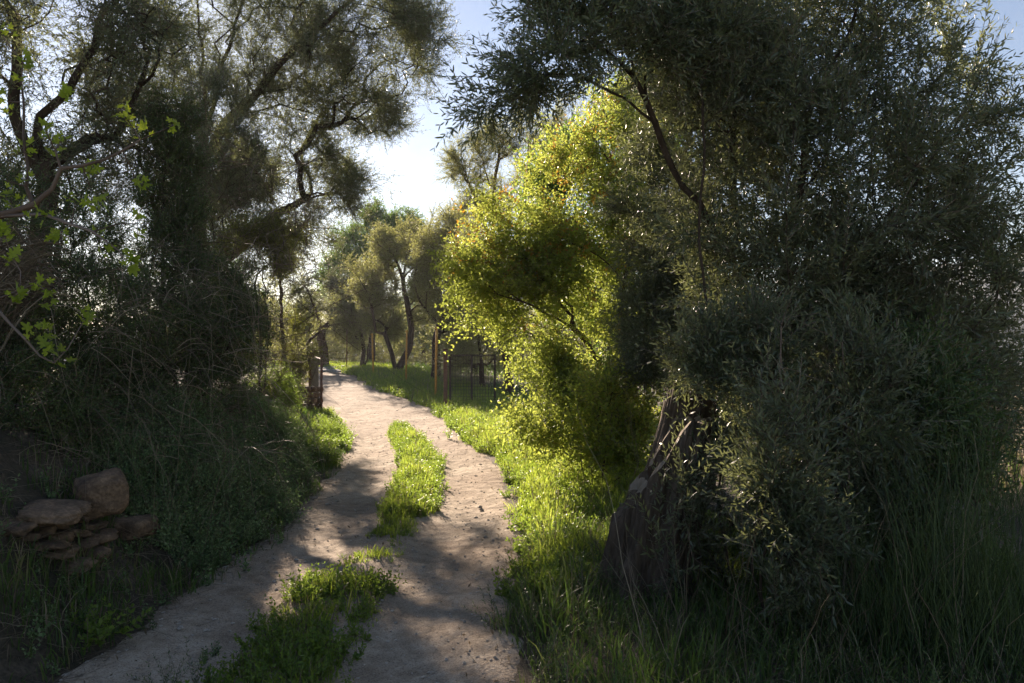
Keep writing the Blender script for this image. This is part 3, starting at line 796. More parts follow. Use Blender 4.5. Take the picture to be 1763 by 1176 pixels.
# --- yellow-green shrub in the middle
def yellow():
    b0 = base_at(1090, 12.2)
    sk = [[b0] + S((1085, 640, 12.2), (1070, 520, 12.2), (1090, 400, 12.2), (1060, 300, 12.2), (1010, 220, 12.2)),
          [b0 + [-.1, 0, .1]] + S((1040, 640, 12), (980, 560, 11.8), (900, 520, 11.6), (830, 500, 11.5)),
          [b0 + [.1, 0, .1]] + S((1090, 560, 12), (1060, 470, 11.8), (990, 420, 11.7), (900, 400, 11.6), (820, 440, 11.5)),
          [b0 + [-.05, .1, .1]] + S((1060, 540, 12.6), (960, 380, 12.6), (900, 300, 12.6)),
          [b0 + [-.12, -.1, .1]] + S((1020, 720, 11.6), (950, 680, 11.2), (900, 650, 11))]
    bl = [(P(980, 470, 12), (1.75, .5, 1.75), 720), (P(870, 470, 11.7), (.8, .35, .42), 120), (P(960, 640, 11.4), (.55, .35, .42), 100), (P(1000, 700, 11.2), (.8, .45, .42), 110),
          (P(1070, 740, 10.8), (.5, .4, .35), 60), (P(1050, 240, 12.3), (1.0, .6, .75), 160), (P(1130, 450, 12.4), (.85, .6, 1.5), 200)]
    tree('pomegranate_tree', 'broad yellow green pomegranate tree glowing in the sun right of the gate', 'tree',
         sk, bl, .07, .003, 'pom', 6300, 'yellow', M['bark_far'], 81, bf=.3, step=.18, wig=.1, bias=(-.15, 0, .0), scale=(.7, 1.2), orange=.09)
yellow()
shrub('understorey_shrub', 'low yellow green shrub spilling over the verge under the yellow green tree', 'shrub', 1020, 9.6,
      [(P(1000, 740, 9.6), (.75, .5, .28), 90), (P(1080, 700, 9.6), (.45, .5, .5), 70), (P(1060, 790, 9.2), (.3, .3, .14), 30)], 800, 'yellow', 82, temps='pom', bias=(-.2, -.2, .2))  # pale look of sunlit foliage put into the leaf colour

shrub('backing_olive', 'dark olive crown closing the gap between the yellow green tree and the big right olive', 'olive tree', 1230, 9.5,
      [(P(1180, 350, 9.5), (.8, .8, 1.1), 150), (P(1150, 560, 9.4), (.6, .6, .8), 90), (P(1200, 180, 9.5), (.8, .8, .8), 80)], 3400, 'olive', 84, temps='olive', R0=.05)
shrub('leafy_tree', 'green leafy tree filling the gap close behind the yellow green tree', 'tree', 1040, 14.5,
      [(P(1010, 320, 14.5), (1.1, .6, 1.0), 130), (P(1080, 480, 14.5), (1.2, .6, 1.1), 120), (P(1120, 220, 14.5), (1.0, .6, .8), 80)], 1700, 'green_far', 88, temps='pom', R0=.06, scale=(1.2, 1.8))
shrub('undergrowth_bush', 'dark undergrowth bush filling the ground between the stump and the right olive stems', 'shrub', 1330, 8.2,
      [(P(1280, 760, 8.2), (.6, .5, .45), 90), (P(1420, 740, 8.2), (.7, .5, .5), 90), (P(1350, 640, 8.6), (.8, .6, .4), 60)], 2300, 'dark', 85)
shrub('undergrowth_bush', 'dark undergrowth bush low between the right olive and the broom', 'shrub', 1550, 7.4,
      [(P(1530, 800, 7.4), (.65, .5, .4), 90), (P(1640, 720, 7.6), (.45, .5, .5), 70)], 1900, 'dark', 86)
shrub('undergrowth_bush', 'dark undergrowth bush at the far left on top of the bank', 'shrub', 10, 6.6,
      [(P(0, 640, 6.6), (.6, .5, .5), 90), (P(60, 730, 6.5), (.5, .5, .25), 70)], 2000, 'dark', 87)
# --- background trees beyond the gate
def bgtree(name, label, sk, bl, n, R0, lm, temps, seed, cat='olive tree', rt_=.008, **kw):
    kw.setdefault('scale', (.8, 1.3))
    return tree(name, label, cat, sk, bl, R0, rt_, temps, n, lm, M['bark_far'], seed, bf=.25, step=.4, wig=.1, group='olives and trees beyond the gate', cut=True, **kw)
def gb(px, d): return [base_at(px, d)]
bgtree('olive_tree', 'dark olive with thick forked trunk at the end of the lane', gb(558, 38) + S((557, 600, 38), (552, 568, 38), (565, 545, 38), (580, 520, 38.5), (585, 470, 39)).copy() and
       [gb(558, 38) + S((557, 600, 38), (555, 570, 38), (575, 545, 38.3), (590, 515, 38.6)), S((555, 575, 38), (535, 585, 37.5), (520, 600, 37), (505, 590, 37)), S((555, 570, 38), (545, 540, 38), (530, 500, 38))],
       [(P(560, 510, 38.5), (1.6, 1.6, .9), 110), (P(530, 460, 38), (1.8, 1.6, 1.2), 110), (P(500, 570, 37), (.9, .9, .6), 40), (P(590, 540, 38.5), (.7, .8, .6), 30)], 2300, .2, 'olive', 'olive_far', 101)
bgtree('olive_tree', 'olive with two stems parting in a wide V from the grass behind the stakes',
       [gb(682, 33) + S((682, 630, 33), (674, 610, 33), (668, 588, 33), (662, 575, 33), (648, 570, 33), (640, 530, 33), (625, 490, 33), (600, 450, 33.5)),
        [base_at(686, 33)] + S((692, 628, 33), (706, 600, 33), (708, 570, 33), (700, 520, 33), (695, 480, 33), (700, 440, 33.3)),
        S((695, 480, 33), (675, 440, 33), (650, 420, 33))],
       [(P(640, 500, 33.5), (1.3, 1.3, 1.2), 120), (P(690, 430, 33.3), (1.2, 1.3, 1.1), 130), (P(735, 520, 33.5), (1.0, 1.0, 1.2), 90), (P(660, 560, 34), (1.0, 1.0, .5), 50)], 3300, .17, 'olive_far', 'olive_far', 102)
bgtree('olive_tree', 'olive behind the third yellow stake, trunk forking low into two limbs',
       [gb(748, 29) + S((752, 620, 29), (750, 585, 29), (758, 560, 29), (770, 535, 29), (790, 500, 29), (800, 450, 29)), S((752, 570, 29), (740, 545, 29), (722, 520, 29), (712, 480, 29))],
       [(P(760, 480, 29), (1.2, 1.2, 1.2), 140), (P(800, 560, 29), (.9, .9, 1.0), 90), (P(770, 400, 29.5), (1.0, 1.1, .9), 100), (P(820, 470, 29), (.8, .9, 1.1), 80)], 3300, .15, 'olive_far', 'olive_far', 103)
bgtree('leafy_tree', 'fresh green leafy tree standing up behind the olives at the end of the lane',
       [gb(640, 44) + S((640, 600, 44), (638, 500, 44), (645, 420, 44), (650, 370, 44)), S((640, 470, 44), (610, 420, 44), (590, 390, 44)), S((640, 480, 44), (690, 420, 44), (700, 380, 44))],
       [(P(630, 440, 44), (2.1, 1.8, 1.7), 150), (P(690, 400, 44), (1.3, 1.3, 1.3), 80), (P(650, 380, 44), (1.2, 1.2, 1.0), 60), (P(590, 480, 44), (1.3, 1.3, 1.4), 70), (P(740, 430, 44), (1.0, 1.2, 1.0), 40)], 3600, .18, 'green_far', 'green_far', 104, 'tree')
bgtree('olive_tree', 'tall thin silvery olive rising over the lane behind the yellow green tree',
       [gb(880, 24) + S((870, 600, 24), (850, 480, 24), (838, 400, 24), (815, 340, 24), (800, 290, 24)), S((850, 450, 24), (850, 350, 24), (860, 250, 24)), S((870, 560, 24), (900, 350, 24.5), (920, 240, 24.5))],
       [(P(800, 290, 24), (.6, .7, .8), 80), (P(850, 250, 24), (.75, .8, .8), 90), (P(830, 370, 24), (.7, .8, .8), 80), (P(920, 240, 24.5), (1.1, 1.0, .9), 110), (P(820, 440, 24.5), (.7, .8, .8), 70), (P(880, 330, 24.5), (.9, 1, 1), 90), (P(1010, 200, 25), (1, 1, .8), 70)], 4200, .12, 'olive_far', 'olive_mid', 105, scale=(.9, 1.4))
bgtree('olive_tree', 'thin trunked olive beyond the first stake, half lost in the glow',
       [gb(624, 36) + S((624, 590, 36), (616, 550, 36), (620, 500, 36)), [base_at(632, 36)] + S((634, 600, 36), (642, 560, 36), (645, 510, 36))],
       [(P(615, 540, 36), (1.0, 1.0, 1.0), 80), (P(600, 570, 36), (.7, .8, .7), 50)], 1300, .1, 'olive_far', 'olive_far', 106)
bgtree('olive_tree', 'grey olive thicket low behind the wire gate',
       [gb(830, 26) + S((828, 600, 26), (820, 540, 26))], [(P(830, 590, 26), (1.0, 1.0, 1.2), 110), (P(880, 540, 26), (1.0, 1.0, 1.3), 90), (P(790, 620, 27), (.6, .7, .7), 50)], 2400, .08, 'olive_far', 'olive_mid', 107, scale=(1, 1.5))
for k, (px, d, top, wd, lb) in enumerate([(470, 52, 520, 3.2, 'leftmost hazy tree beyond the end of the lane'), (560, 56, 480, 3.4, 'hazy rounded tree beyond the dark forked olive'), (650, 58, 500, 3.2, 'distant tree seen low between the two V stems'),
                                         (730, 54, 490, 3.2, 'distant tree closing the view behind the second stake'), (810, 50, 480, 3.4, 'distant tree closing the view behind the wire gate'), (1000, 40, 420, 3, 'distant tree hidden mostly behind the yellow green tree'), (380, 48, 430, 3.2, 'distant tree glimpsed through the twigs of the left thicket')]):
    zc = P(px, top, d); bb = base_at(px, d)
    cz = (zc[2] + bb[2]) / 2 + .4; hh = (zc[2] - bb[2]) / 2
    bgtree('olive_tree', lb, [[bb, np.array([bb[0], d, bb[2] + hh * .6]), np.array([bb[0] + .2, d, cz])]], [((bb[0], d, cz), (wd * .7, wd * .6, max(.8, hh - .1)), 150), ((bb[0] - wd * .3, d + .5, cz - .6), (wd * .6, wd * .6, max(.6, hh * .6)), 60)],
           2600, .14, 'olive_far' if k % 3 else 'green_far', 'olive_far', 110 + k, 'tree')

def scrub():
    rng = np.random.default_rng(150); mb = MB(); n = 9000
    px = rng.uniform(250, 1250, n); d = rng.uniform(44, 64, n); x = (px - 881.5) / F * d
    z = H(x, d) + rng.random(n) ** 1.2 * (2.2 + 3.2 * (fbm(px / 60, d / 9, 61) + .5))
    place(mb, T['green_far'], np.stack([x, d, z], 1), unit(rng, n) + [0, 0, .6], rng.uniform(.9, 1.7, n), rng)
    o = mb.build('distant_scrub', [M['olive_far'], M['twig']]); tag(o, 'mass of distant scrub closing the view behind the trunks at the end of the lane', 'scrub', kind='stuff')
scrub()
# ------------------------------------------------------------------ gate, posts, stakes, fence
def gate_right():
    x0, d = (767 - 881.5) / F * 21.5, 21.5; z0 = Hz(x0, d)
    root = empty('gate_leaf', (x0, d, z0), 'open rusty gate leaf of welded wire mesh right of the lane', 'gate')
    xs = [x0 + .12, x0 + .70, x0 + 1.33]; zt, zb = z0 + 1.40, z0 + .03; y1 = d + .25
    mb = MB(); q = .022
    box(mb, ((xs[0] + xs[2]) / 2, d + .12, zt), (xs[2] - xs[0] + .05, .035, .04), 0)
    box(mb, ((xs[0] + xs[2]) / 2, d + .12, zb), (xs[2] - xs[0] + .05, .035, .04), 0)
    for x in xs: box(mb, (x, d + .12, (zt + zb) / 2), (.06, .04, zt - zb - .042))
    mb.build('frame', M['rustdark'], root)
    mb = MB()
    for x in np.arange(xs[0] + .06, xs[2], .075): tube(mb, [(x, d + .12, zb), (x, d + .12, zt)], .0045, 4)
    for z in np.arange(zb + .07, zt, .09): tube(mb, [(xs[0], d + .126, z), (xs[2], d + .126, z)], .0045, 4)
    mb.build('wire_mesh', M['rustdark'], root)
    o = MB(); box(o, (0, 0, .8), (.1, .1, 1.7)); box(o, (0, 0, 1.66), (.12, .12, .025))
    tube(o, [(.05, .05, .4), (.1, .1, .4)], .012, 6); tube(o, [(.05, .05, 1.2), (.1, .1, 1.2)], .012, 6)
    p = o.build('gate_post', M['rust']); p.location = (x0, d, z0 - .1); tag(p, 'square rust red steel post carrying the wire mesh gate leaf', 'gate post')
gate_right()

def gate_left():
    xa, da = (553 - 881.5) / F * 19.9, 19.9; xb, db = (537 - 881.5) / F * 21.2, 21.2
    zb_, za = Hz(xb, db), Hz(xa, da)
    root = empty('gate_leaf', (xa, da, za), 'open gate leaf of rusty pipe and grey planks seen nearly edge-on left of the lane', 'gate')
    mb = MB(); tube(mb, [(xa, da, za + .0), (xa + .01, da, za + 1.47)], .032, 10, cap=True)
    tube(mb, [(xa, da, za + 1.4), (xb + .1, db, zb_ + 1.42)], .02, 8); tube(mb, [(xa, da, za + .25), (xb + .1, db, zb_ + .3)], .02, 8)
    mb.build('pipe_frame', M['rust'], root)
    rot = math.atan2(db - da, xb - xa)
    for k in range(5):
        t = .22 + k * .15; mb = MB()
        box(mb, (xa + (xb - xa) * t - .035, da + (db - da) * t, (za + zb_) / 2 + .80 + .03 * math.sin(k * 2.3)), (.14, .024, 1.22 + .06 * math.sin(k * 3)), rot)
        mb.build('plank', M['plank'], root)
    o = MB(); box(o, (0, 0, .8), (.12, .12, 1.75)); box(o, (.02, 0, 1.69), (.34, .1, .035), .2)
    p = o.build('gate_post', M['rust']); p.location = (xb - .04, db + .1, zb_ - .15); tag(p, 'thick rust brown post behind the plank gate leaf, left of the lane', 'gate post')
gate_left()

stk = [(643, 574, 646, 'leftmost'), (699, 568, 657, 'middle'), (750, 562, 686, 'nearest')]
for px, pt, pb, wd in stk:
    q = G(px, pb); h = (pb - pt) / F * q[1]
    mb = MB(); tube(mb, [(0, 0, -.15), (0, 0, h * .5), (.015, 0, h)], .034, 8, cap=True); box(mb, (.0, .0, h * .97), (.1, .03, .03)); box(mb, (0, 0, h * .55), (.09, .03, .03))
    o = mb.build('fence_stake', M['ystake']); o.location = (q[0], q[1], Hz(*q)); o.rotation_euler = (R(1.5), R(-2 if wd == 'leftmost' else .8), 0)
    tag(o, f'{wd} of the three yellow ochre stakes along the right of the lane', 'stake', 'yellow stakes in the grass')
q = G(597, 640); mb = MB(); tube(mb, [(0, 0, -.1), (.01, 0, 1.9)], .022, 6, cap=True); tube(mb, [(0, 0, 1.9), (.05, 0, 1.93)], .015, 6)
o = mb.build('fence_stake', M['rust']); o.location = (q[0], q[1], Hz(*q)); tag(o, 'thin rusty stake among the far olives, left of the yellow ones', 'stake')
def wire_fence():
    a = G(597, 640); pts = [a] + [G(px, pb) for px, _, pb, _ in stk] + [np.array([(767 - 881.5) / F * 21.5, 21.6])]
    mb = MB()
    pts = [np.array([p[0], p[1] + .04, Hz(*p)]) for p in pts]
    for p0, p1 in zip(pts[:-1], pts[1:]):
        L = np.linalg.norm(p1 - p0)
        for z in np.arange(.1, 1.35, .15): tube(mb, [p0 + [0, 0, z], (p0 + p1) / 2 + [0, 0, z - .02], p1 + [0, 0, z]], .002, 3)
        for t in np.arange(.15, L, .15): p = p0 + (p1 - p0) * t / L; tube(mb, [p + [0, 0, .08], p + [0, 0, 1.3]], .0018, 3)
    o = mb.build('wire_fence', M['rustdark']); tag(o, 'thin wire mesh fence strung along the stakes', 'fence')
wire_fence()

# ------------------------------------------------------------------ stones
def rock(mb, c, s, seed, sub=28, rough=.22, mi=0):
    th = np.linspace(0, math.pi, sub // 2 + 1)[:, None]; ph = (np.arange(sub) / sub * 2 * math.pi)[None]
    x, y, z = np.sin(th) * np.cos(ph), np.sin(th) * np.sin(ph), np.cos(th) + 0 * ph
    n = fbm(x * 1.6 + z + seed * 3.1 + 9, y * 1.6 - z * .7 + seed, 17, 5)
    r = 1 + rough * 2.4 * n
    r = r * (1 - .1 * np.floor(3 * (fbm(x * 3.5 + z * 2 + seed, y * 3.5 + z * 3, 19) + .5)) / 3)
    p = 4.2; sq = (np.abs(x) ** p + np.abs(y) ** p + np.abs(z) ** p) ** (-1 / p)
    v = np.stack([x, y, z], -1) * (r * sq * .9)[..., None] * np.array(s) + np.array(c)
    i = np.arange(sub // 2)[:, None] * sub; j = np.arange(sub)[None]; k = (j + 1) % sub
    mb.add(v.reshape(-1, 3), qt(np.stack([i + j, i + sub + j, i + sub + k, i + k], -1).reshape(-1, 4)), mi, True)
def on_bank(px, py):
    q = G(px, py); return np.array([q[0], q[1], Hz(*q)])
mb = MB(); rock(mb, (0, 0, 0), (.2, .17, .17), 41, 72, .15)
o = mb.build('boulder', M['stone']); o.location = (-2.98, 5.78, .74); o.rotation_euler = (.2, -.25, .5); tag(o, 'rounded ochre boulder jutting from the left bank over the stone courses', 'boulder')
def drywall():
    rng = np.random.default_rng(91); mb = MB()
    k = 0; z = .30
    for row in range(5):
        y = 4.95 + .06 * (4 - row) + rng.uniform(0, .1); h = rng.uniform(.07, .11)
        while y < 5.78:
            w_ = rng.uniform(.08, .26); hh = h * rng.uniform(.55, 1.1); m2 = MB()
            rock(m2, (0, 0, 0), (.17, w_ * .53, hh * .53), k * 1.7 + 3, 28, .34); v = m2.v[0]
            a = rng.normal(0, .12); ca, sa = math.cos(a), math.sin(a)
            v = np.stack([v[:, 0], v[:, 1] * ca - v[:, 2] * sa, v[:, 1] * sa + v[:, 2] * ca], 1) + np.array([-3.0 - .05 * row + rng.uniform(-.05, .04), y + w_ / 2, z + h / 2 + rng.uniform(-.01, .01)])
            mb.add(v, m2.f[0], 0, True); y += w_ * rng.uniform(.9, 1.15); k += 1
        z += h * .92
    o = mb.build('dry_stone_wall', M['stone']); tag(o, 'low dry stone wall of small ochre blocks half buried in the left bank', 'stone wall')
    mb = MB(); rock(mb, (0, 0, 0), (.2, .24, .045), 77, 48, .3)
    o = mb.build('flat_stone', M['stone']); o.location = (-3.05, 5.3, z + .02); o.rotation_euler = (.06, .1, .2); tag(o, 'flat ochre capstone lying left of the boulder on the stone courses', 'stone')
drywall()
for px, py, s, lb in ((330, 905, .1, 'reddish stone poking out of the left bank below the herbs'), (475, 868, .07, 'small pale stone in the bank beside the left wheel track'), (225, 925, .2, 'low dark earth-stained stone right of the boulder'), (505, 795, .12, 'upright stone in the bank under the green herbs near the gate')):
    q = on_bank(px, py); mb = MB(); rock(mb, (0, 0, 0), (s, s, s * (.8 if s < .15 else .42)), int(px), 32, .3)
    o = mb.build('bank_stone', M['stone']); o.location = (q[0], q[1], q[2] + s * .2); tag(o, lb, 'stone', 'stones in the left bank')
def ruin():
    rng = np.random.default_rng(93); mb = MB()
    for row in range(4):
        for k in range(5):
            rock(mb, P(500 + k * 11 + (row % 2) * 5, 700 - row * 10, 18.6 + k * .35) , (.11, .14, .075), k + row * 9, 18, .2)
    o = mb.build('stone_wall_end', M['stone']); tag(o, 'short ruined stone wall end against the left gate post', 'stone wall')
    mb = MB()
    for k in range(26):
        px = rng.uniform(545, 612); q = np.array([(px - 881.5) / F * 36, rng.uniform(34.5, 37.5)])
        rock(mb, (q[0], q[1], Hz(*q) + .03), (rng.uniform(.15, .5), rng.uniform(.15, .4), rng.uniform(.05, .16)), k, 16, .25)
    o = mb.build('rubble_mound', M['greystone']); tag(o, 'low mound of grey rubble slabs at the end of the lane', 'rubble', kind='stuff')
ruin()

def gravel():
    rng = np.random.default_rng(95); n = 5600
    y = 3.4 + (rng.random(n) ** 1.6) * 22; u = rng.random(n); x = toe(y) + (red(y) - toe(y)) * u
    s = .0035 + .014 * rng.random(n) ** 3.5; big = rng.random(n) < .01; s[big] = rng.uniform(.015, .035, big.sum())
    z = track_z(x, y)
    oct_ = np.array([[1, 0, 0], [-1, 0, 0], [0, 1, 0], [0, -1, 0], [0, 0, 1], [0, 0, -1], [.6, .6, .5], [-.6, .55, .5], [.6, -.6, .45], [-.6, -.6, .5]], float)
    # convex blob of 16 faces
    f = np.array([[0, 6, 8], [8, 6, 4], [6, 2, 7], [6, 7, 4], [7, 1, 9], [7, 9, 4], [9, 3, 8], [9, 8, 4], [0, 2, 6], [2, 1, 7], [1, 3, 9], [3, 0, 8], [0, 5, 2], [2, 5, 1], [1, 5, 3], [3, 5, 0]])
    v = oct_[None] * (1 + .25 * rng.normal(size=(n, 10, 1)) * .7)
    a = rng.uniform(0, 6.28, n); ca, sa = np.cos(a)[:, None], np.sin(a)[:, None]
    v = np.stack([v[..., 0] * ca - v[..., 1] * sa * .7, v[..., 0] * sa + v[..., 1] * ca * .7, v[..., 2] * .5], -1) * s[:, None, None] + np.stack([x, y, z + s * .15], -1)[:, None]
    mb = MB(); mb.add(v.reshape(-1, 3), (f[None] + (np.arange(n) * 10)[:, None, None]).reshape(-1, 3), 0, False)
    o = mb.build('gravel', M['pebble']); tag(o, 'loose pebbles scattered on the dirt lane', 'gravel', kind='stuff')
gravel()

# ------------------------------------------------------------------ grass and weeds
def blades(mb, rng, x, y, h, wd, lean=.35, mi=0, z=None):
    n = len(x); z = (H(x, y) if z is None else z) - .015
    if n == 0: return
    th = rng.uniform(0, 2 * math.pi, n); l = np.abs(rng.normal(0, lean, n)) + .05
    ld = np.stack([np.cos(th), np.sin(th), 0 * th], 1)
    fc = rng.uniform(0, 2 * math.pi, n); wv = np.stack([np.cos(fc), np.sin(fc), 0 * fc], 1) * (wd / 2)[:, None]
    b_ = np.stack([x, y, z], 1); V = []
    for t, ww in ((0, .8), (.4, 1), (.75, .7)):
        c = b_ + ld * (h * l * t ** 1.8)[:, None] + np.array([0, 0, 1]) * (h * t * (1 - .25 * l * t))[:, None]
        V += [c - wv * ww, c + wv * ww]
    V.append(b_ + ld * (h * l * 1.1)[:, None] + np.array([0, 0, 1]) * (h * (1 - .3 * l))[:, None])
    V = np.stack(V, 1)
    f = np.array([[0, 1, 3], [0, 3, 2], [2, 3, 5], [2, 5, 4], [4, 5, 6]])
    mb.add(V.reshape(-1, 3), (f[None] + (np.arange(n) * 7)[:, None, None]).reshape(-1, 3), mi)

def scatter(rng, n, xf0, xf1, y0, y1, pw=1.0, sc_=2.2, thr=.0, seed=7):
    y = y0 + (y1 - y0) * rng.random(n) ** pw; u = rng.random(n)
    x = xf0(y) + (xf1(y) - xf0(y)) * u
    k = fbm(x * sc_, y * sc_, seed) + .5 > thr + rng.random(n) * .25
    return x[k], y[k]

def grass(label, n, a, b_, y0, y1, h, mats, seed, pw=1.0, dry=.1, rag=.3, thr=.35, weeds=0, wt='weed', wm='weed', lean=.35, wide=.006, edge=0, onpath=False, wscale=(.5, 1.0), hn=2.2):
    rng = np.random.default_rng(seed); mb = MB()
    x, y = scatter(rng, n, a, b_, y0, y1, pw, thr=thr, seed=seed)
    e0 = np.minimum(x - a(y), b_(y) - x) + rag * fbm(x * 4.5, y * 4.5, seed + 9)
    k = (e0 > 0) & (rng.random(len(x)) < .25 + e0 / .12); x, y, e0 = x[k], y[k], e0[k]
    tuft = np.clip((fbm(x * 3.2, y * 3.2, seed + 5, 3) + .42) * 1.5, .12, 1.5)
    hh = h * rng.uniform(.35, 1.25, len(x)) ** 1.2 * (.25 + tuft) * np.clip(.45 + e0 * 2.5, 0, 1)
    if edge:
        c = (a(y) + b_(y)) / 2; hw = (b_(y) - a(y)) / 2; e = 1 - np.abs(x - c) / hw; k = rng.random(len(x)) < np.clip(e * edge + .15, 0, 1)
        x, y, hh, e = x[k], y[k], hh[k], e[k]; hh = hh * np.clip(.35 + e * 1.3, 0, 1)
    dr = rng.random(len(x)) < dry
    for sel, mi, sc_ in ((~dr, 0, 1), (dr, 3, 1.25)):
        blades(mb, rng, x[sel], y[sel], hh[sel] * sc_, wide * rng.uniform(.5, 1.5, sel.sum()) * (1 + y[sel] / 14) * (1 if mi == 0 else .6), lean * (1 if mi == 0 else 1.3), mi, track_z(x[sel], y[sel]) if onpath else None)
    if weeds:
        x, y = scatter(rng, weeds, a, b_, y0, y1, pw, thr=thr, seed=seed)
        if edge:
            c = (a(y) + b_(y)) / 2; hw = (b_(y) - a(y)) / 2; k = rng.random(len(x)) < np.clip((1 - np.abs(x - c) / hw) * edge, 0, 1); x, y = x[k], y[k]
        z = (track_z(x, y) if onpath else H(x, y)) - .02
        place(mb, T[wt], np.stack([x, y, z], 1), np.array([[0, 0, 1.0]]) + unit(rng, len(x)) * .15, rng.uniform(*wscale, len(x)), rng, 1, 2)
    o = mb.build('grass', [M[mats], M[wm], M['twig'], M['straw']]); tag(o, label, 'grass', kind='stuff')

grass('tall bright green grass on the sunlit verge right of the lane', 52000, lambda y: red(y) - .02 + .5 * fbm(y * 1.1, y * 0, 51) + .3 * fbm(y * 4.3, y * 0, 52), lambda y: red(y) + 1.9 + 0 * y, 5.6, 19, .23, 'grass', 201, 1.2, thr=.15, weeds=3200, wscale=(.45, .95), lean=.45)
cl = lambda y: np.interp(y, [3, 5, 8.4, 10, 12, 14, 16, 17], [-1.3, -1.25, -1.13, -1.2, -1.35, -1.75, -2.2, -2.4])
hw = lambda y: np.interp(y, [3, 5.8, 6.3, 6.6, 8.2, 8.5, 10, 13, 15.5, 17.3], [.44, .42, .3, .2, .2, .36, .38, .4, .42, .1])
grass('long grass strip growing between the wheel tracks before the gate', 13500, lambda y: cl(y) - hw(y), lambda y: cl(y) + hw(y), 8.3, 17.2, .16, 'grass', 202, 1.1, thr=.15, weeds=1100, edge=2.2, onpath=True, wscale=(.4, .8))
grass('sparse low grass between the wheel tracks in the shade', 3000, lambda y: cl(y) - .3, lambda y: cl(y) + .26, 6.5, 8.35, .1, 'grass', 203, 1, thr=.42, weeds=260, edge=1.5, onpath=True, wscale=(.2, .4))
grass('weedy grass clump between the wheel tracks at the bottom of the picture', 8500, lambda y: cl(y) - .46, lambda y: cl(y) + .4, 3.2, 6.1, .15, 'grass', 204, 1, dry=.28, thr=.28, weeds=1000, edge=2.4, onpath=True, wscale=(.3, .8), wt='weed')
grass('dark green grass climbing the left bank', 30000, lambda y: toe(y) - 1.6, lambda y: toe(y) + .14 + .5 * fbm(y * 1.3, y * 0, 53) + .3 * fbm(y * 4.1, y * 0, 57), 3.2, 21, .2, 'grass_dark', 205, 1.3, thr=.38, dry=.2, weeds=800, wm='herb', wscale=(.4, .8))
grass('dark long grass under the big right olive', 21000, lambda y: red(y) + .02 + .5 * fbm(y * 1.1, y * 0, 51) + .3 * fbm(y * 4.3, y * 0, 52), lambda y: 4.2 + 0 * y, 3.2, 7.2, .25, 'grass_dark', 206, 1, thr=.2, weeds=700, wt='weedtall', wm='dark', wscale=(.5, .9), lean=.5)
grass('lush green weeds along the stakes and gate right of the lane', 26000, lambda y: red(y) - .15 + .5 * fbm(y * 1.1, y * 0, 55), lambda y: red(y) + 3.4, 16.5, 42, .24, 'grass', 207, 1.2, thr=.2, weeds=3800, wscale=(.6, 1.2), wide=.008)
grass('bright ferny weeds at the foot of the left gate', 3500, lambda y: toe(y) - .35, lambda y: toe(y) + .35, 13.5, 20.2, .22, 'grass', 208, 1, thr=.1, weeds=900, wscale=(.6, 1.1), edge=2)
grass('dry yellow grass on the open ground at the far right', 26000, lambda y: 5 + 0 * y, lambda y: 9 + y * .6, 8, 36, .3, 'straw', 209, 1, thr=.2, wide=.009, weeds=300, wm='herb')
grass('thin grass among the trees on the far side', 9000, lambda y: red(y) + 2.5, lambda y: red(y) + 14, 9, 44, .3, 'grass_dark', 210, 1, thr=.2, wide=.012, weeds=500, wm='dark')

# herb mounds on the left bank
def mound(px, py, r, h, seed, label, n=260, lm='herb'):
    rng = np.random.default_rng(seed); q = G(px, py)
    a = rng.uniform(0, 6.28, n); rr = r * rng.random(n) ** .5
    x, y = q[0] + rr * np.cos(a), q[1] + rr * np.sin(a) * .8
    z = H(x, y) - .04; k = (1 - (rr / r) ** 2)
    root = empty('herb_mound', (q[0], q[1], Hz(*q)), label, 'herb', 'leafy herb mounds on the left bank')
    mb = MB(); d = np.stack([np.cos(a) * rr / r * .8, np.sin(a) * rr / r * .8 - .25, np.ones(n)], 1)
    zz = z + h * k * rng.random(n) * .8
    place(mb, T['herb'], np.stack([x, y, zz], 1), d, rng.uniform(.55, 1.05, n), rng)
    mb.build('foliage', [M[lm], M['twig']], root)
mound(255, 850, .42, .35, 301, 'grey green herb mound right beside the ochre boulder')
mound(320, 800, .5, .45, 302, 'tallest grey green herb mound in the middle of the left bank', 330)
mound(420, 800, .5, .42, 303, 'grey green herb mound right of the tallest one', 300)
mound(465, 770, .42, .38, 304, 'pale tipped herb mound nearest the lane on the left bank', 260)
mound(500, 760, .4, .3, 305, 'herb mound just below the green bush before the gate', 200)
mound(560, 760, .3, .2, 306, 'bright leafy herb clump where the bank meets the lane by the gate', 150, 'weed')
mound(530, 790, .38, .22, 307, 'yellow green herb clump low on the bank in the sun', 180, 'weed')

mound(360, 870, .42, .28, 309, 'low herb mound halfway down the left bank', 220)
mound(300, 930, .36, .22, 310, 'herb clump low on the left bank near the wheel track', 160)
mound(440, 855, .34, .24, 311, 'herb mound at the foot of the bank beside the left wheel track', 170)
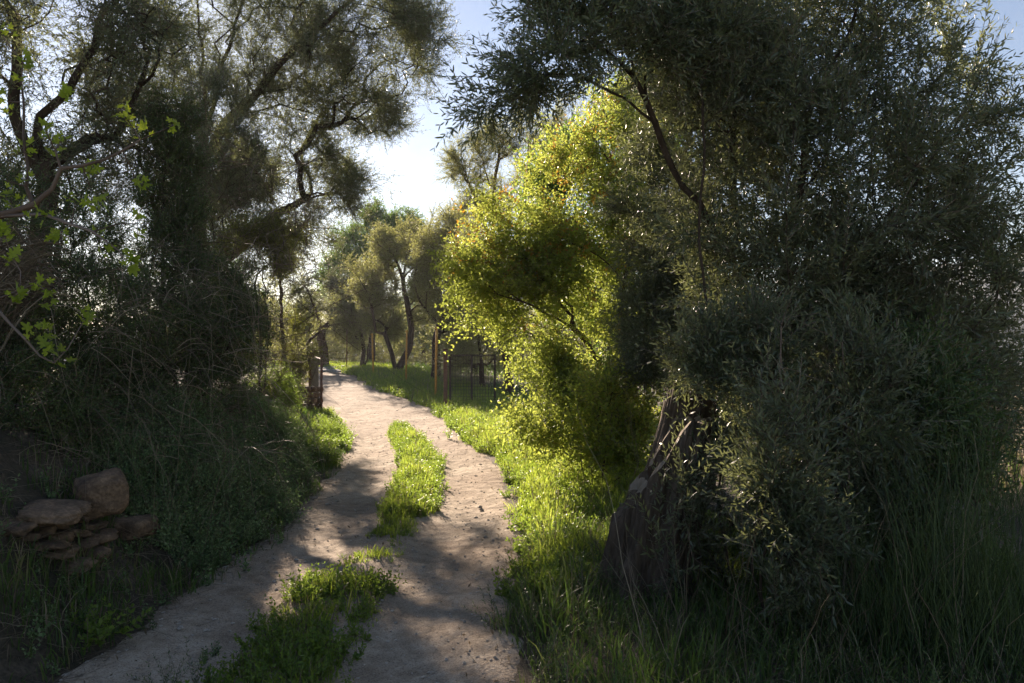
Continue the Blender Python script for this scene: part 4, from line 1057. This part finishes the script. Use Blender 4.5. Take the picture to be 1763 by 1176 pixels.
# single plants
def weed_plant(px, py, label, t, s, n, seed, lm='weed', spread=.08):
    rng = np.random.default_rng(seed); q = G(px, py); z = float(track_z(np.array(q[0]), np.array(q[1]))) if toe(q[1]) < q[0] < red(q[1]) else Hz(*q)
    mb = MB(); o3 = rng.normal(size=(n, 2)) * spread
    place(mb, T[t], np.stack([o3[:, 0], o3[:, 1], np.full(n, -.02)], 1), np.array([[0, 0, 1.0]]) + unit(rng, n) * .3, s * rng.uniform(.7, 1.2, n), rng)
    o = mb.build('weed_plant', [M[lm], M['twig']]); o.location = (q[0], q[1], z); tag(o, label, 'weed')
weed_plant(305, 1190, 'feathery dark weed at the bottom left of the wheel track', 'weedtall', .6, 9, 401, 'dark')
weed_plant(545, 1040, 'leafy weed standing up at the far tip of the front grass clump', 'weed', .9, 9, 402)
weed_plant(930, 1090, 'thin bare-stemmed weed at the right edge of the lane', 'weedtall', .8, 3, 403, 'dark', .005)
weed_plant(350, 1130, 'small rosette weed near the left wheel track', 'weed', .45, 4, 404, 'herb')
weed_plant(150, 1100, 'broad leafy weed in the bare earth at the foot of the left bank', 'weed', .9, 8, 407, 'weed', .12)
weed_plant(232, 1090, 'small blue green weed at the foot of the left bank', 'weed', .5, 6, 405, 'dark')
weed_plant(820, 755, 'broad leafy green weed at the start of the bright verge', 'weed', 1.3, 16, 406, 'weed', .25)

# broom with rush-like stems at the right
def broom(px, py, n, L, seed, label, spread=.25):
    rng = np.random.default_rng(seed); q = G(px, py); mb = MB()
    b0 = np.stack([q[0] + rng.normal(size=n) * spread, q[1] + rng.normal(size=n) * spread, np.full(n, Hz(*q) - .05)], 1)
    d = np.stack([rng.normal(size=n) * .3, rng.normal(size=n) * .25, np.ones(n)], 1)
    strands(mb, rng, b0, d, L * rng.uniform(.5, 1.1, n), .0035, .02, 7, curl=.12)
    o = mb.build('broom_bush', [M['rush']]); tag(o, label, 'broom bush', 'green broom bushes at the right edge')
broom(1640, 1150, 200, 1.35, 501, 'upright green broom with rush-like stems at the bottom right corner')
broom(1750, 1120, 170, 1.7, 502, 'taller broom bush cut by the right edge of the photo')
broom(1560, 1130, 120, .9, 503, 'shorter broom bush left of the tall ones')
broom(1720, 900, 140, 1.6, 504, 'broom bush further back beside the dry grass', .35)

def stalks():
    rng = np.random.default_rng(601); mb = MB(); n = 150
    x = rng.uniform(.7, 3.4, n); y = rng.uniform(3.8, 6.4, n)
    strands(mb, rng, np.stack([x, y, H(x, y)], 1), np.stack([rng.normal(size=n) * .35, rng.normal(size=n) * .3, np.ones(n)], 1), rng.uniform(.4, 1.6, n), .003, .12, 7, curl=.2)
    o = mb.build('dry_stalks', [M['straw']]); tag(o, 'thin dry stalks standing in the dark grass under the right olive', 'dry stalks', kind='stuff')
    mb = MB(); n = 3200
    y = rng.uniform(3.2, 12, n); x = toe(y) - rng.uniform(-.15, 1.9, n)
    a = rng.uniform(0, 6.28, n)
    strands(mb, rng, np.stack([x, y, H(x, y) + .015], 1), np.stack([np.cos(a), np.sin(a), rng.uniform(-.05, .4, n)], 1), rng.uniform(.06, .5, n), .0022, .25, 5, curl=.4)
    o = mb.build('plant_litter', [M['straw']]); tag(o, 'dead stems and litter lying on the foot of the left bank', 'litter', kind='stuff')
stalks()
def lane_litter():
    rng = np.random.default_rng(611); n = 900; y = 3.3 + 12 * rng.random(n) ** 1.5
    e = np.abs(rng.normal(0, .16, n)); lf = rng.random(n) < .5
    x = np.where(lf, toe(y) + e, red(y) - e); md = rng.random(n) < .3; x = np.where(md, cl(y) + rng.normal(0, .35, n), x)
    a = rng.uniform(0, 6.28, n); mb = MB()
    strands(mb, rng, np.stack([x, y, track_z(x, y) + .004], 1), np.stack([np.cos(a), np.sin(a), 0 * a], 1), rng.uniform(.02, .12, n), .0016, 0, 3, curl=.3)
    place(mb, [(lambda v: (v[0], v[1], np.zeros(len(v[1]), int)))(leaf(.035, .014, .2, 4))], np.stack([x, y, track_z(x, y) + .004], 1)[:700] + rng.normal(size=(700, 3)) * [.08, .1, 0], np.stack([np.cos(a), np.sin(a), 0 * a], 1)[:700], rng.uniform(.5, 1.2, 700), rng)
    o = mb.build('leaf_litter', [M['straw']]); tag(o, 'dry leaves and bits of straw strewn along the lane', 'litter', kind='stuff')
lane_litter()
# long bare suckers rising through the right olive
for k, (px, d, x2, y2, lb) in enumerate([(1335, 4.9, 1345, 560, 'pale upright stem in front of the right olive, ringed with side twigs'), (1448, 5.2, 1450, 590, 'straight reddish stem right of the pale one')]):
    rng = np.random.default_rng(700 + k); b0 = base_at(px, d); t0 = P(x2, y2, d)
    mb = MB(); pts = catmull([b0, (b0 + t0) / 2 + rng.normal(size=3) * .05, t0], .08); tube(mb, pts, np.linspace(.011, .004, len(pts)), 6)
    n = 16; s = pts[rng.integers(len(pts) // 4, len(pts), n)]
    strands(mb, rng, s, unit(rng, n) + [0, 0, .3], rng.uniform(.15, .5, n), .0025, .05, 5)
    o = mb.build('bare_stem', [M['twig']]); tag(o, lb, 'bare stem')

# ------------------------------------------------------------------ air
def haze():
    mb = MB(); box(mb, (0, 290, -20), (1400, 660, 170))
    m = bpy.data.materials.new('hazy_air'); m.use_nodes = True; t = m.node_tree; t.nodes.clear()
    out = t.nodes.new('ShaderNodeOutputMaterial'); v = t.nodes.new('ShaderNodeVolumePrincipled')
    v.inputs['Color'].default_value = (.82, .89, 1, 1); v.inputs['Density'].default_value = .0005; v.inputs['Anisotropy'].default_value = .3
    t.links.new(v.outputs[0], out.inputs['Volume'])
    o = mb.build('haze', m); tag(o, 'thin bright haze in the air', 'haze', kind='stuff')
haze()
